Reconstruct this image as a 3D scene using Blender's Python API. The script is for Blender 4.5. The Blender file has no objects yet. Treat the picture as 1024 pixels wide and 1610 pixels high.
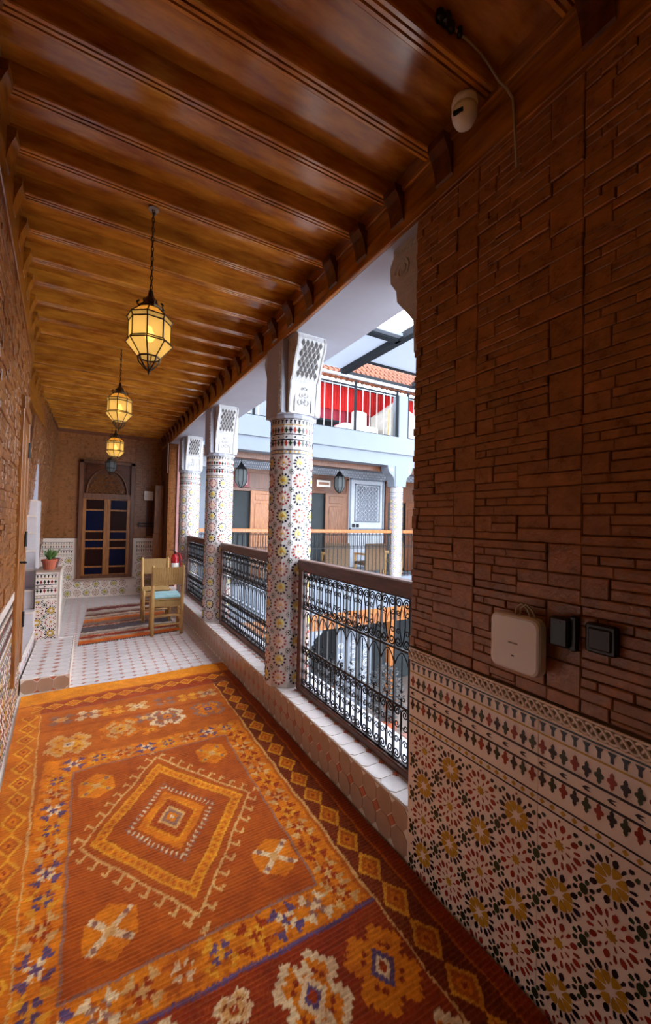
import bpy, math, random
import numpy as np
from mathutils import Matrix, Vector
random.seed(7); np.random.seed(7)
PI = math.pi
scene = bpy.context.scene
C = scene.collection

# ------------------------------------------------------------------ camera
CAM = Vector((0.0, 0.0, 1.5))
CAM_X = Vector((0.867, -0.498, 0.022)).normalized()
CAM_F = Vector((0.498, 0.867, 0.023)).normalized()
CAM_U = CAM_X.cross(CAM_F).normalized()
CAM_X = CAM_F.cross(CAM_U).normalized()
cd = bpy.data.cameras.new('camera'); cd.sensor_fit = 'HORIZONTAL'; cd.sensor_width = 36.0
cd.lens = 647.0 / 1024.0 * 36.0; cd.clip_start = 0.02; cd.clip_end = 200
co = bpy.data.objects.new('camera', cd); C.objects.link(co)
m = Matrix.Identity(4)
for i, v in enumerate((CAM_X, CAM_U, -CAM_F)):
    m[0][i], m[1][i], m[2][i] = v
m.translation = CAM
co.matrix_world = m
scene.camera = co

# ------------------------------------------------------------------ world, exposure
scene.view_settings.view_transform = 'Standard'
scene.view_settings.look = 'None'
scene.view_settings.gamma = 1.0
scene.view_settings.use_curve_mapping = False
scene.view_settings.exposure = 1.05
w = bpy.data.worlds.new('overcast_sky'); scene.world = w; w.use_nodes = True
bg = w.node_tree.nodes['Background']
bg.inputs[0].default_value = (0.78, 0.88, 1.0, 1); bg.inputs[1].default_value = 5.2

# ------------------------------------------------------------------ helpers
def lin(h):
    h = h.lstrip('#'); o = []
    for i in (0, 2, 4):
        c = int(h[i:i+2], 16) / 255.0
        o.append(c / 12.92 if c <= 0.04045 else ((c + 0.055) / 1.055) ** 2.4)
    return (o[0], o[1], o[2], 1.0)

MATS = {}
def mat(name, col, rough=0.5, var=0.0, scale=8.0, stretch=(1, 1, 1), bump=0.0, bscale=None, col2=None, metal=0.0, spec=0.5, coat=0.0, rnd=0.0, detail=4.0, rvar=0.0, emit=None):
    """principled material with object-space noise for grain, relief and per-object variation"""
    if name in MATS: return MATS[name]
    mt = bpy.data.materials.new(name); mt.use_nodes = True; nt = mt.node_tree; N = nt.nodes; L = nt.links
    b = N['Principled BSDF']
    c1 = lin(col)
    b.inputs['Roughness'].default_value = rough; b.inputs['Metallic'].default_value = metal
    b.inputs['Specular IOR Level'].default_value = spec; b.inputs['Coat Weight'].default_value = coat
    b.inputs['Coat Roughness'].default_value = 0.12
    b.inputs['Base Color'].default_value = c1
    mt.diffuse_color = c1
    if var or bump or rnd or col2:
        tc = N.new('ShaderNodeTexCoord'); mp = N.new('ShaderNodeMapping'); mp.inputs['Scale'].default_value = stretch
        oi = N.new('ShaderNodeObjectInfo'); vm = N.new('ShaderNodeVectorMath'); vm.operation = 'SCALE'
        vm.inputs[0].default_value = (37.0, 11.0, 23.0); L.new(oi.outputs['Random'], vm.inputs['Scale'])
        va = N.new('ShaderNodeVectorMath'); va.operation = 'ADD'
        L.new(tc.outputs['Object'], mp.inputs['Vector']); L.new(mp.outputs['Vector'], va.inputs[0]); L.new(vm.outputs[0], va.inputs[1])
        nz = N.new('ShaderNodeTexNoise'); nz.inputs['Scale'].default_value = scale; nz.inputs['Detail'].default_value = detail
        nz.inputs['Roughness'].default_value = 0.62
        L.new(va.outputs[0], nz.inputs['Vector'])
        cr = N.new('ShaderNodeValToRGB'); cr.color_ramp.elements[0].position = 0.30; cr.color_ramp.elements[1].position = 0.72
        if col2:
            lo = lin(col2); hi = c1
        else:
            lo = tuple(x * (1 - var) for x in c1[:3]) + (1,); hi = tuple(min(1, x * (1 + var)) for x in c1[:3]) + (1,)
        cr.color_ramp.elements[0].color = lo; cr.color_ramp.elements[1].color = hi
        L.new(nz.outputs['Fac'], cr.inputs['Fac'])
        out = cr.outputs['Color']
        if rnd:
            mr = N.new('ShaderNodeMapRange'); mr.inputs['To Min'].default_value = 1 - rnd; mr.inputs['To Max'].default_value = 1 + rnd
            L.new(oi.outputs['Random'], mr.inputs['Value'])
            hs = N.new('ShaderNodeHueSaturation'); L.new(mr.outputs[0], hs.inputs['Value']); L.new(out, hs.inputs['Color']); out = hs.outputs['Color']
        L.new(out, b.inputs['Base Color'])
        if rvar:
            rr = N.new('ShaderNodeMapRange'); rr.inputs['To Min'].default_value = max(0.02, rough - rvar); rr.inputs['To Max'].default_value = min(1, rough + rvar)
            L.new(nz.outputs['Fac'], rr.inputs['Value']); L.new(rr.outputs[0], b.inputs['Roughness'])
        if bump:
            bz = nz
            if bscale:
                bz = N.new('ShaderNodeTexNoise'); bz.inputs['Scale'].default_value = bscale; bz.inputs['Detail'].default_value = 5
                L.new(va.outputs[0], bz.inputs['Vector'])
            bp = N.new('ShaderNodeBump'); bp.inputs['Strength'].default_value = bump; bp.inputs['Distance'].default_value = 0.01
            L.new(bz.outputs['Fac'], bp.inputs['Height']); L.new(bp.outputs[0], b.inputs['Normal'])
    if emit:
        b.inputs['Emission Color'].default_value = lin(emit[0]); b.inputs['Emission Strength'].default_value = emit[1]
    MATS[name] = mt
    return mt

class MB:
    """collects simple shapes; build() links them as ONE mesh object"""
    def __init__(s): s.v = []; s.f = []; s.m = []
    def add(s, verts, faces, mi=0):
        o = len(s.v); s.v.extend([tuple(map(float, p)) for p in verts])
        for f in faces: s.f.append(tuple(i + o for i in f)); s.m.append(mi)
        return s
    def box(s, x0, x1, y0, y1, z0, z1, mi=0):
        return s.add([(x0,y0,z0),(x1,y0,z0),(x1,y1,z0),(x0,y1,z0),(x0,y0,z1),(x1,y0,z1),(x1,y1,z1),(x0,y1,z1)],
                     [(3,2,1,0),(4,5,6,7),(0,1,5,4),(1,2,6,5),(2,3,7,6),(3,0,4,7)], mi)
    def bevbox(s, x0, x1, y0, y1, z0, z1, b=0.004, mi=0):
        """box with chamfered edges along z and top/bottom"""
        def ring(i, z): return [(x0+i+0*b, y0+b+i, z), (x0+b+i, y0+i, z), (x1-b-i, y0+i, z), (x1-i, y0+b+i, z), (x1-i, y1-b-i, z), (x1-b-i, y1-i, z), (x0+b+i, y1-i, z), (x0+i, y1-b-i, z)]
        R = ring(b, z0) + ring(0, z0+b) + ring(0, z1-b) + ring(b, z1)
        F = [tuple(range(7, -1, -1)), tuple(range(24, 32))]
        for k in range(3):
            for j in range(8): F.append((k*8+j, k*8+(j+1) % 8, k*8+8+(j+1) % 8, k*8+8+j))
        return s.add(R, F, mi)
    def prism(s, poly, axis, a, b, mi=0):
        """polygon extruded along an axis: axis 'x' poly=(y,z); 'y' poly=(x,z); 'z' poly=(x,y)"""
        n = len(poly)
        def P(p, t):
            return (t, p[0], p[1]) if axis == 'x' else (p[0], t, p[1]) if axis == 'y' else (p[0], p[1], t)
        V = [P(p, a) for p in poly] + [P(p, b) for p in poly]
        F = [tuple(range(n - 1, -1, -1)), tuple(range(n, 2 * n))] + [(i, (i+1) % n, n+(i+1) % n, n+i) for i in range(n)]
        return s.add(V, F, mi)
    def tube(s, pts, r, n=6, mi=0, closed=False, caps=True):
        pts = [Vector(p) for p in pts]; k = len(pts)
        rr = r if isinstance(r, (list, tuple)) else [r] * k
        base = len(s.v); V = []; F = []
        up = None
        for i, p in enumerate(pts):
            a = pts[(i-1) % k] if (i or closed) else p; b = pts[(i+1) % k] if (i < k-1 or closed) else p
            t = (b - a)
            t = t.normalized() if t.length > 1e-9 else Vector((0, 0, 1))
            if up is None:
                up = Vector((0, 0, 1)) if abs(t.z) < 0.9 else Vector((1, 0, 0))
            u = (up - t * up.dot(t))
            if u.length < 1e-6: u = t.orthogonal()
            u.normalize(); up = u; w_ = t.cross(u)
            for j in range(n):
                an = 2 * PI * j / n
                V.append(p + (u * math.cos(an) + w_ * math.sin(an)) * rr[i])
        for i in range(k if closed else k - 1):
            i2 = (i + 1) % k
            for j in range(n): F.append((i*n+j, i*n+(j+1) % n, i2*n+(j+1) % n, i2*n+j))
        if caps and not closed:
            F.append(tuple(range(n-1, -1, -1))); F.append(tuple((k-1)*n+j for j in range(n)))
        return s.add(V, F, mi)
    def lathe(s, prof, n=16, c=(0, 0, 0), mi=0, rot=0.0, cap=True):
        """prof: list of (r, z)"""
        V = []; F = []; k = len(prof)
        for r, z in prof:
            for j in range(n):
                a = rot + 2 * PI * j / n
                V.append((c[0] + r * math.cos(a), c[1] + r * math.sin(a), c[2] + z))
        for i in range(k - 1):
            for j in range(n): F.append((i*n+j, i*n+(j+1) % n, (i+1)*n+(j+1) % n, (i+1)*n+j))
        if cap:
            F.append(tuple(range(n-1, -1, -1))); F.append(tuple((k-1)*n+j for j in range(n)))
        return s.add(V, F, mi)
    def mesh(s, name, mats, smooth=False):
        me = bpy.data.meshes.new(name); me.from_pydata(s.v, [], s.f)
        for mt in (mats if isinstance(mats, (list, tuple)) else [mats]): me.materials.append(mt)
        if any(s.m): me.polygons.foreach_set('material_index', s.m)
        if smooth: me.polygons.foreach_set('use_smooth', [True] * len(me.polygons))
        me.update(); return me
    def build(s, name, mats, parent=None, smooth=False, loc=None, rot=None):
        return link(name, s.mesh(name, mats, smooth), parent, loc, rot)

def link(name, me, parent=None, loc=None, rot=None):
    o = bpy.data.objects.new(name, me); C.objects.link(o)
    if parent is not None: o.parent = parent
    if loc is not None: o.location = loc
    if rot is not None: o.rotation_euler = rot
    return o
def thing(name, label, cat, loc=(0, 0, 0), rotz=0.0, group=None):
    o = bpy.data.objects.new(name, None); C.objects.link(o); o.empty_display_size = 0.1
    o.location = loc; o.rotation_euler = (0, 0, rotz)
    return tag(o, label, cat, group)
def tag(o, label, cat, group=None):
    o['label'] = label; o['category'] = cat
    if group: o['group'] = group
    return o
def struct(o, label=None, cat=None):
    o['kind'] = 'structure'
    if label: o['label'] = label
    if cat: o['category'] = cat
    return o
def stuff(o): o['kind'] = 'stuff'; return o
def copy_tree(o, parent=None):
    c = o.copy(); C.objects.link(c)
    if parent is not None: c.parent = parent
    for ch in list(o.children): copy_tree(ch, c)
    return c
def view_size(p, r):
    """rough size a thing of radius r at p shows in the photograph (0 when out of frame)"""
    d = Vector(p) - CAM; f = d.dot(CAM_F)
    if f < 0.15: return 0.0
    x = d.dot(CAM_X) / f * 647; y = d.dot(CAM_U) / f * 647
    if abs(x) > 560 or abs(y) > 850: return 0.0
    return r / f

# ------------------------------------------------------------------ materials
BRICK = mat('brown_split_brick', '#945a2c', 0.30, 0.28, 22, bump=0.35, bscale=60, rnd=0.12, rvar=0.12, spec=0.5)
MORTAR = mat('brown_render', '#65381a', 0.8, 0.25, 12, bump=0.3)
VARN_X = mat('varnished_cedar', '#d99232', 0.17, 0.0, 3.2, (1.3, 5.5, 5.5), col2='#8a4815', bump=0.04, rnd=0.10, coat=0.5, detail=10, rvar=0.07)
VARN_Y = mat('varnished_cedar_long', '#bb741f', 0.28, 0.0, 3.2, (9, 1.0, 9), col2='#5a2809', bump=0.06, rnd=0.12, coat=0.3, detail=8)
VARN_D = mat('dark_varnished_cedar', '#6a3210', 0.30, 0.0, 4, (2, 6, 6), col2='#34150a', bump=0.05, coat=0.3, detail=6)
WOOD = mat('honey_wood', '#a8682c', 0.40, 0.0, 5, (9, 9, 1.0), col2='#6b3a14', bump=0.06, rnd=0.1, detail=7)
WOODB = mat('brown_wood', '#7a4524', 0.40, 0.0, 5, (9, 9, 1.0), col2='#47240f', bump=0.06, rnd=0.1, detail=7)
RAILW = mat('reddish_brown_rail_wood', '#6e4230', 0.38, 0.0, 5, (8, 1.2, 8), col2='#3f2218', bump=0.05, detail=7)
POLE = mat('peeled_pole_wood', '#c79a5c', 0.5, 0.0, 9, (6, 6, 1), col2='#a5753c', bump=0.08)
PLASTER = mat('white_plaster', '#9d9da7', 0.62, 0.04, 6, bump=0.08)
CARVED = mat('carved_white_plaster', '#bab7b7', 0.7, 0.10, 20, bump=0.35, bscale=70)
CARVSHADE = mat('carved_hollow_shade', '#4c4644', 0.8, 0.2, 20)  # dark colour stands for shade in the capitals' carved hollows
TILEF = mat('grey_white_courtyard_tile', '#9a9799', 0.3, 0.05, 10)
TILEC = mat('cool_white_column_tile', '#bfb8b5', 0.26, 0.05, 10)
TILEW = mat('warm_white_glazed_tile', '#ecd8c8', 0.24, 0.05, 10, bump=0.03)
TILE_OCT = mat('pinkish_white_tile', '#d9ccc8', 0.26, 0.07, 14, rnd=0.05, bump=0.03)
TILE_FACE = mat('beige_kerb_tile', '#ad8d76', 0.3, 0.07, 14, rnd=0.06, bump=0.03)
GROUT = mat('pale_grout', '#e2d6cb', 0.8, 0.1, 20)
TILE_RUST = mat('rust_tile', '#b5684c', 0.3, 0.12, 14, rnd=0.12)
Z_NAVY = mat('navy_zellige', '#141428', 0.2, 0.2, 30); Z_RED = mat('brick_red_zellige', '#8f2a1c', 0.22, 0.2, 30)
Z_YEL = mat('mustard_zellige', '#b98c26', 0.22, 0.2, 30); Z_GRN = mat('dark_green_zellige', '#22351f', 0.22, 0.25, 30)
ZM = [TILEW, Z_NAVY, Z_RED, Z_YEL, Z_GRN]
NAVY, RED, YEL, GRN = 1, 2, 3, 4
IRON = mat('black_wrought_iron', '#1c1a1c', 0.45, 0.2, 30, metal=0.4)
STEEL = mat('dark_grey_steel', '#1c1e22', 0.8, 0.1, 12, spec=0.15)
BRASS = mat('dark_brass', '#4a3822', 0.35, 0.25, 25, metal=0.8)
WHITEP = mat('white_plastic', '#eadfd4', 0.45)
BLACKP = mat('black_plastic', '#121316', 0.35)
MARBLE = mat('pale_courtyard_floor', '#cfc8c4', 0.3, 0.1, 3)

# ------------------------------------------------------------------ piece makers shared by walls
MOD_W, MOD_H = 0.387, 0.1775
MOD = [(0,.105,0,.09),(.105,.30,0,.034),(.105,.25,.034,.062),(.25,.34,.034,.062),(.105,.387,.062,.09),(.30,.387,0,.034),(.34,.387,.034,.062),
       (0,.21,.09,.135),(.21,.387,.09,.118),(.21,.31,.118,.15),(.31,.387,.118,.1775),(0,.10,.135,.1775),(.10,.21,.135,.1775),(.21,.31,.15,.1775)]
DEP = [.006, .008, .010, .014]
def brick_list(u0, u1, v0, v1, uo=0.285, vo=1.003):
    out = []
    rng = random.Random(5)
    i0 = int(math.floor((u0 - uo) / MOD_W)) - 1; i1 = int((u1 - uo) / MOD_W) + 2
    j0 = int(math.floor((v0 - vo) / MOD_H)) - 1; j1 = int((v1 - vo) / MOD_H) + 2
    for j in range(j0, j1):
        for i in range(i0, i1):
            for k, (a, b, c, d) in enumerate(MOD):
                a2, b2, c2, d2 = uo+i*MOD_W+a, uo+i*MOD_W+b, vo+j*MOD_H+c, vo+j*MOD_H+d
                dp = rng.choice(DEP)
                A, B, Cc, D = max(a2, u0), min(b2, u1), max(c2, v0), min(d2, v1)
                if B - A < .012 or D - Cc < .01: continue
                whole = (A, B, Cc, D) == (a2, b2, c2, d2)
                out.append((k if whole else -1, A, B, Cc, D, dp))
    return out
def brick_shape(fn, A, B, c, D, dp):
    g = .0007; i = .003
    V = [fn(u, v, n) for n, e in ((-.004, 0), (dp-.003, 0), (dp, i)) for u, v in ((A+g+e, c+g+e), (B-g-e, c+g+e), (B-g-e, D-g-e), (A+g+e, D-g-e))]
    F = [(8, 9, 10, 11)]
    for k in (0, 4):
        for j in range(4): F.append((k+j, k+(j+1) % 4, k+4+(j+1) % 4, k+4+j))
    return V, F
def lay_bricks(parent, fn, rect, limit=300, name='brick', **kw):
    """each brick a child of its wall; those past the limit joined into one part"""
    L = [b for r in (rect if isinstance(rect, list) else [rect]) for b in brick_list(*r, **kw)]
    mw = parent.matrix_basis
    def sz(b):
        c = mw @ Vector(fn((b[1]+b[2])/2, (b[3]+b[4])/2, 0)); return view_size(c, math.sqrt((b[2]-b[1])*(b[4]-b[3])))
    L.sort(key=sz, reverse=True)
    cache = {}; rest = MB()
    for idx, b in enumerate(L):
        k, A, B, c, D, dp = b
        if idx < limit and sz(b) > 0:
            o0 = Vector(fn((A+B)/2, (c+D)/2, 0)); key = (k, dp)
            if k < 0 or key not in cache:
                V, F = brick_shape(fn, A, B, c, D, dp)
                me = MB().add([Vector(v) - o0 for v in V], F).mesh(name, BRICK)
                if k >= 0: cache[key] = me
            else: me = cache[key]
            link(name, me, parent, o0)
        else:
            V, F = brick_shape(fn, A, B, c, D, dp); rest.add(V, F)
    if rest.v: stuff(rest.build('brickwork', BRICK, parent))

def poly_petal(r0, r1, w0, w1):
    rm = r0 * .35 + r1 * .65
    return [(r0, -w0/2), (rm, -w1/2), (r1, -w1*.28), (r1, w1*.28), (rm, w1/2), (r0, w0/2)]
def poly_reg(n, r, rot=0.0, squash=1.0):
    return [(r*math.cos(rot+2*PI*i/n), r*squash*math.sin(rot+2*PI*i/n)) for i in range(n)]
def poly_star(n, r1, r2):
    return [((r1 if i % 2 == 0 else r2)*math.cos(PI*i/n), (r1 if i % 2 == 0 else r2)*math.sin(PI*i/n)) for i in range(2*n)]
KIND = {
 'big': [(.0435, -.0028), (.049, -.0070), (.0575, -.0082), (.066, -.0024), (.066, .0024), (.0575, .0082), (.049, .0070), (.0435, .0028)], 'thin': [(.0450, -.0024), (.059, -.0046), (.0645, 0), (.059, .0046), (.0450, .0024)],
 'yel': [(.0125, 0), (.0200, -.0062), (.0300, -.0112), (.0405, -.0118), (.0425, 0), (.0405, .0118), (.0300, .0112), (.0200, .0062)],
 'sliver': poly_petal(.022, .036, .0022, .0052), 'star': poly_star(8, .0165, .0105), 'hub': poly_reg(8, .0125, PI/8, 1.2), 'bud': poly_petal(.0180, .0315, .0070, .0125),
 'dot': poly_reg(4, .0042), 'tri': [(-.0115, .014), (.0115, .014), (.004, .002), (.0045, -.014), (-.0045, -.014), (-.004, .002)],
 'loz': [(0, -.024), (.0055, -.0165), (.0050, -.0085), (.0125, -.0035), (.0125, .0035), (.0050, .0085), (.0055, .0165), (0, .024), (-.0055, .0165), (-.0050, .0085), (-.0125, .0035), (-.0125, -.0035), (-.0050, -.0085), (-.0055, -.0165)],
 'chev': [(-.012, .006), (.002, 0), (-.012, -.006), (.004, -.006), (.012, 0), (.004, .006)], 'dia': poly_reg(4, .0085), }
def zell_field(u0, u1, v0, v1, p=.143, uo=1.018, vo=.112, even=NAVY, simple=False):
    """(kind, colour, u, v, angle) of every mosaic piece in a field of round medallions"""
    s = p / .143; out = []
    for j in range(int((v0-vo)/p) - 2, int((v1-vo)/p) + 3):
        for i in range(int((u0-uo)/p) - 2, int((u1-uo)/p) + 3):
            u, v = uo+i*p, vo+j*p
            navy = ((i + j) % 2 == 0) == (even == NAVY)
            oc = NAVY if navy else RED
            for k in range(16):
                if simple and k % 2: continue
                out.append(('big' if k % 2 == 0 else 'thin', oc, u, v, k*PI/8 + PI/16))
            if navy:
                for k in range(8): out.append(('yel', YEL, u, v, k*PI/4 + PI/8))
            else:
                if not simple:
                    for k in range(8): out.append(('sliver', RED, u, v, k*PI/4 + PI/8))
                out.append(('star', YEL, u, v, 0))
            gu, gv = u + p/2, v + p/2
            out.append(('hub', GRN, gu, gv, 0))
            for k in range(8):
                if simple and k % 2: continue
                out.append(('bud', NAVY if k % 2 else GRN, gu, gv, k*PI/4 + PI/8))
            if not simple:
                for du, dv in ((p/2, .0), (0, p/2)): out.append(('dot', RED, u+du, v+dv, 0))
    keep = []
    for o in out:
        P = zell_poly(o, s)
        if min(q[0] for q in P) > u0 and max(q[0] for q in P) < u1 and min(q[1] for q in P) > v0 and max(q[1] for q in P) < v1: keep.append(o + (s,))
    return keep
def zell_poly(o, s=1.0):
    c, n = math.cos(o[4]), math.sin(o[4])
    return [(o[2]+s*(x*c-y*n), o[3]+s*(x*n+y*c)) for x, y in KIND[o[0]]]
def zell_bands(u0, u1, vt, s=1.0, period=.033):
    """rows of triangles, lozenges, chevrons and diamonds below height vt (vt = top of the first dark line)"""
    out = []; p = period*s; n = int((u1-u0)/p); p = (u1-u0)/n; cyc = [NAVY, RED, GRN]
    for i in range(n):
        u = u0 + (i+.5)*p
        out.append(('tri', NAVY, u, vt-.025*s, 0, s)); out.append(('loz', cyc[i % 3], u, vt-.088*s, 0, s))
        out.append(('loz', cyc[(i+2) % 3], u, vt-.188*s, 0, s)); out.append(('dia', YEL, u, vt-.2545*s, 0, s))
        if i % 2 == 0: out.append(('chev', NAVY, u, vt-.141*s, 0, s))
    return out
LINES = [(0, -.005, NAVY), (-.046, -.051, YEL), (-.117, -.124, NAVY), (-.158, -.165, NAVY), (-.238, -.243, NAVY), (-.266, -.271, NAVY)]
def zell_lines(u0, u1, vt, s, fn, mb, t=.0012, seg=1):
    for a, b, c in LINES:
        for q in range(seg):
            A = u0+(u1-u0)*q/seg; B = u0+(u1-u0)*(q+1)/seg
            V = [fn(u, v, n) for n in (0, t) for u, v in ((A, vt+b*s), (B, vt+b*s), (B, vt+a*s), (A, vt+a*s))]
            mb.add(V, [(4, 5, 6, 7), (0, 1, 5, 4), (1, 2, 6, 5), (2, 3, 7, 6), (3, 0, 4, 7)], c)
def zell_stuff(mb, pieces, fn, t=.0016):
    for o in pieces:
        P = zell_poly(o, o[5]); n = len(P)
        V = [fn(u, v, -.001) for u, v in P] + [fn(u, v, t) for u, v in P]
        mb.add(V, [tuple(range(n, 2*n))] + [(i, (i+1) % n, n+(i+1) % n, n+i) for i in range(n)], o[1])
def lay_zellige(parent, pieces, fn, limit=300, t=.0016, name='zellige_tile'):
    mw = parent.matrix_basis; cache = {}; rest = MB()
    def ctr(o):
        P = zell_poly(o, o[5]); return sum(q[0] for q in P)/len(P), sum(q[1] for q in P)/len(P)
    def area(o):
        P = KIND[o[0]]; return abs(sum(P[i][0]*P[(i+1) % len(P)][1]-P[(i+1) % len(P)][0]*P[i][1] for i in range(len(P))))/2
    def sz(o): return view_size(mw @ Vector(fn(o[2], o[3], 0)), math.sqrt(area(o)))
    P = sorted(pieces, key=sz, reverse=True); ob = []
    for i, o in enumerate(P):
        if i < limit and sz(o) > 0:
            key = (o[0], o[1], round(o[4], 3), o[5]); o0 = Vector(fn(o[2], o[3], 0))
            if key not in cache:
                q = zell_poly((o[0], o[1], 0, 0, o[4]), o[5]); n = len(q)
                V = [Vector(fn(o[2]+a, o[3]+b, h)) - o0 for h in (-.001, t) for a, b in q]
                cache[key] = MB().add(V, [tuple(range(n, 2*n))] + [(k, (k+1) % n, n+(k+1) % n, n+k) for k in range(n)]).mesh(name, ZM[o[1]])
            link(name, cache[key], parent, o0)
        else: ob.append(o)
    zell_stuff(rest, ob, fn, t)
    if rest.v: stuff(rest.build('small_zellige', ZM, parent))

KIND['cdot'] = poly_petal(.042, .059, .0075, .0145); KIND['cdisc'] = poly_reg(12, .0375); KIND['chub'] = poly_reg(6, .007); KIND['cbud'] = poly_petal(.014, .022, .004, .006)
Z_PY = mat('pale_straw_zellige', '#c9b878', .25, .2, 40); Z_PP = mat('pale_pink_zellige', '#d3b6a4', .25, .15, 40)
ZM += [Z_PY, Z_PP]
def ring_field(u0, u1, v0, v1, p, uo, vo, wrap=0):
    """finer medallions: a ring of small petals round a pale disc"""
    out = []; s = p/.143; e = .056*s
    for j in range(int((v0-vo)/p)-1, int((v1-vo)/p)+2):
        for i in (range(wrap) if wrap else range(int((u0-uo)/p)-1, int((u1-uo)/p)+2)):
            u, v = uo+i*p, vo+j*p
            ok = v+e < v1 and v-e > v0 and (wrap or (u+e < u1 and u-e > u0))
            nv_ = (i+j) % 2 == 0
            if ok:
                for k in range(12): out.append(('cdot', NAVY if nv_ else RED, u, v, k*PI/6+.1, s))
                out.append(('cdisc', 5 if nv_ else 6, u, v, 0, s)); out.append(('star', YEL, u, v, 0, s*(1.0 if nv_ else .6)))
            if v+p/2+.025*s < v1 and v+p/2-.025*s > v0 and (wrap or (u+p/2+.025*s < u1 and u+p/2-.025*s > u0)):
                out.append(('chub', GRN, u+p/2, v+p/2, 0, s))
                for k in range(8): out.append(('cbud', NAVY if k % 2 else GRN, u+p/2, v+p/2, k*PI/4, s))
    return out

def oct_poly(p, cut, g=.0022):
    h = p/2 - g; c = cut
    return [(-h+c, -h), (h-c, -h), (h, -h+c), (h, h-c), (h-c, h), (-h+c, h), (-h, h-c), (-h, -h+c)]
def lay_octagons(parent, fn, u0, u1, v0, v1, p, m_oct, m_dot, limit=300, t=.003, both=False, cut=.3, keep=None, g=.0022):
    """octagon tiles with small rust lozenges at their corners"""
    oc = oct_poly(p, p*cut, g); dc = poly_reg(4, p*cut*.90)
    mw = parent.matrix_basis; L = []; D = []
    nu = int(round((u1-u0)/p)); nv = int(round((v1-v0)/p))
    for i in range(nu):
        for j in range(nv):
            L.append((u0+(i+.5)*p, v0+(j+.5)*p))
    for i in range(nu+1):
        for j in range(1, nv): D.append((u0+i*p, v0+j*p)) if 0 < i < nu else None
    def shape(poly, o, name, mt, cache={}):
        n = len(poly); o0 = Vector(fn(*o, 0))
        V = [Vector(fn(o[0]+a, o[1]+b, h)) - o0 for h in (-.001, t) for a, b in poly]
        return MB().add(V, [tuple(range(n, 2*n))] + [(k, (k+1) % n, n+(k+1) % n, n+k) for k in range(n)]).mesh(name, mt)
    for lst, poly, mt, name, solo in ((L, oc, m_oct, 'octagon_tile', True), (D, dc, m_dot, 'rust_lozenge_tile', both)):
        if keep: lst = [q for q in lst if keep(*q)]
        if not lst: continue
        lst.sort(key=lambda q: view_size(mw @ Vector(fn(q[0], q[1], 0)), p), reverse=True)
        me = shape(poly, lst[0], name, mt); rest = MB(); n = len(poly)
        for i, q in enumerate(lst):
            if solo and i < limit and view_size(mw @ Vector(fn(q[0], q[1], 0)), p) > 0: link(name, me, parent, fn(*q, 0))
            else: rest.add([fn(q[0]+a, q[1]+b, h) for h in (-.001, t) for a, b in poly], [tuple(range(n, 2*n))] + [(k, (k+1) % n, n+(k+1) % n, n+k) for k in range(n)])
        if rest.v: stuff(rest.build(name + 's', mt, parent))

# ------------------------------------------------------------------ floor
floor = struct(MB().box(-1.7, 1.258, -3, 9.2, -.3, 0).build('floor', GROUT))
lay_octagons(floor, lambda u, v, n: (u, v, n), -.31, 1.265, 4.09, 8.815, .105, TILE_OCT, TILE_RUST, 300, cut=.20, g=.0009,
             keep=lambda u, v: u > (-.12 if v < 5.9 else -.9) and u < 1.24)

# ------------------------------------------------------------------ right wall: split brick over zellige dado
XR = 1.256
wall_r = struct(MB().box(XR+.006, 1.66, -3.0, 1.40, 0, 3.1).build('wall_right', MORTAR))  # run behind the view added to shut daylight off the near end
fr = lambda u, v, n: (XR+.006-n, u, v)
MB().box(XR+.0005, XR+.007, .802, 1.402, 0, .9).build('dado_panel', TILEW, wall_r)
MB().box(XR+.0005, XR+.007, .10, .800, 0, .9).build('dado_panel', TILEW, wall_r)
MB().box(XR+.0005, XR+.007, -3.0, .098, 0, .9).build('dado_panel', TILEW, wall_r)
fz = lambda u, v, n: (XR+.0005-n, u, v)
lay_zellige(wall_r, zell_field(-.75, 1.40, .0, .624), fz, 300)
bp = [o for o in zell_bands(-.75, 1.398, .896) ]
lay_zellige(wall_r, bp, fz, 260, name='border_tile')
lb = MB(); zell_lines(-.75, 1.40, .896, 1.0, fz, lb); lb.build('border_line', ZM, wall_r)
mo = MB().prism([(XR+.006, .899), (XR-.006, .903), (XR-.008, .953), (XR+.006, .958)], 'y', -3.0, 1.402)
TAN = mat('tan_carved_moulding', '#7d6444', 0.6, 0.15, 30)
mould = mo.build('moulding', TAN, wall_r)
rope = MB(); n = 500
for ph in (0, 2*PI/3, 4*PI/3):
    rope.tube([(XR-.008-.002*math.cos(2*PI*y/.075*1+ph), y, .928+.017*math.sin(2*PI*y/.075+ph)) for y in np.linspace(-.75, 1.40, 480)], .0048, 5)
for zz in (.905, .951): rope.tube([(XR-.0075, -.75, zz), (XR-.0075, 1.40, zz)], .004, 6)
rope.build('rope_relief', TILEW, mould, smooth=True)
lay_bricks(wall_r, fr, (-.9, 1.402, .962, 3.03), 300)

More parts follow.
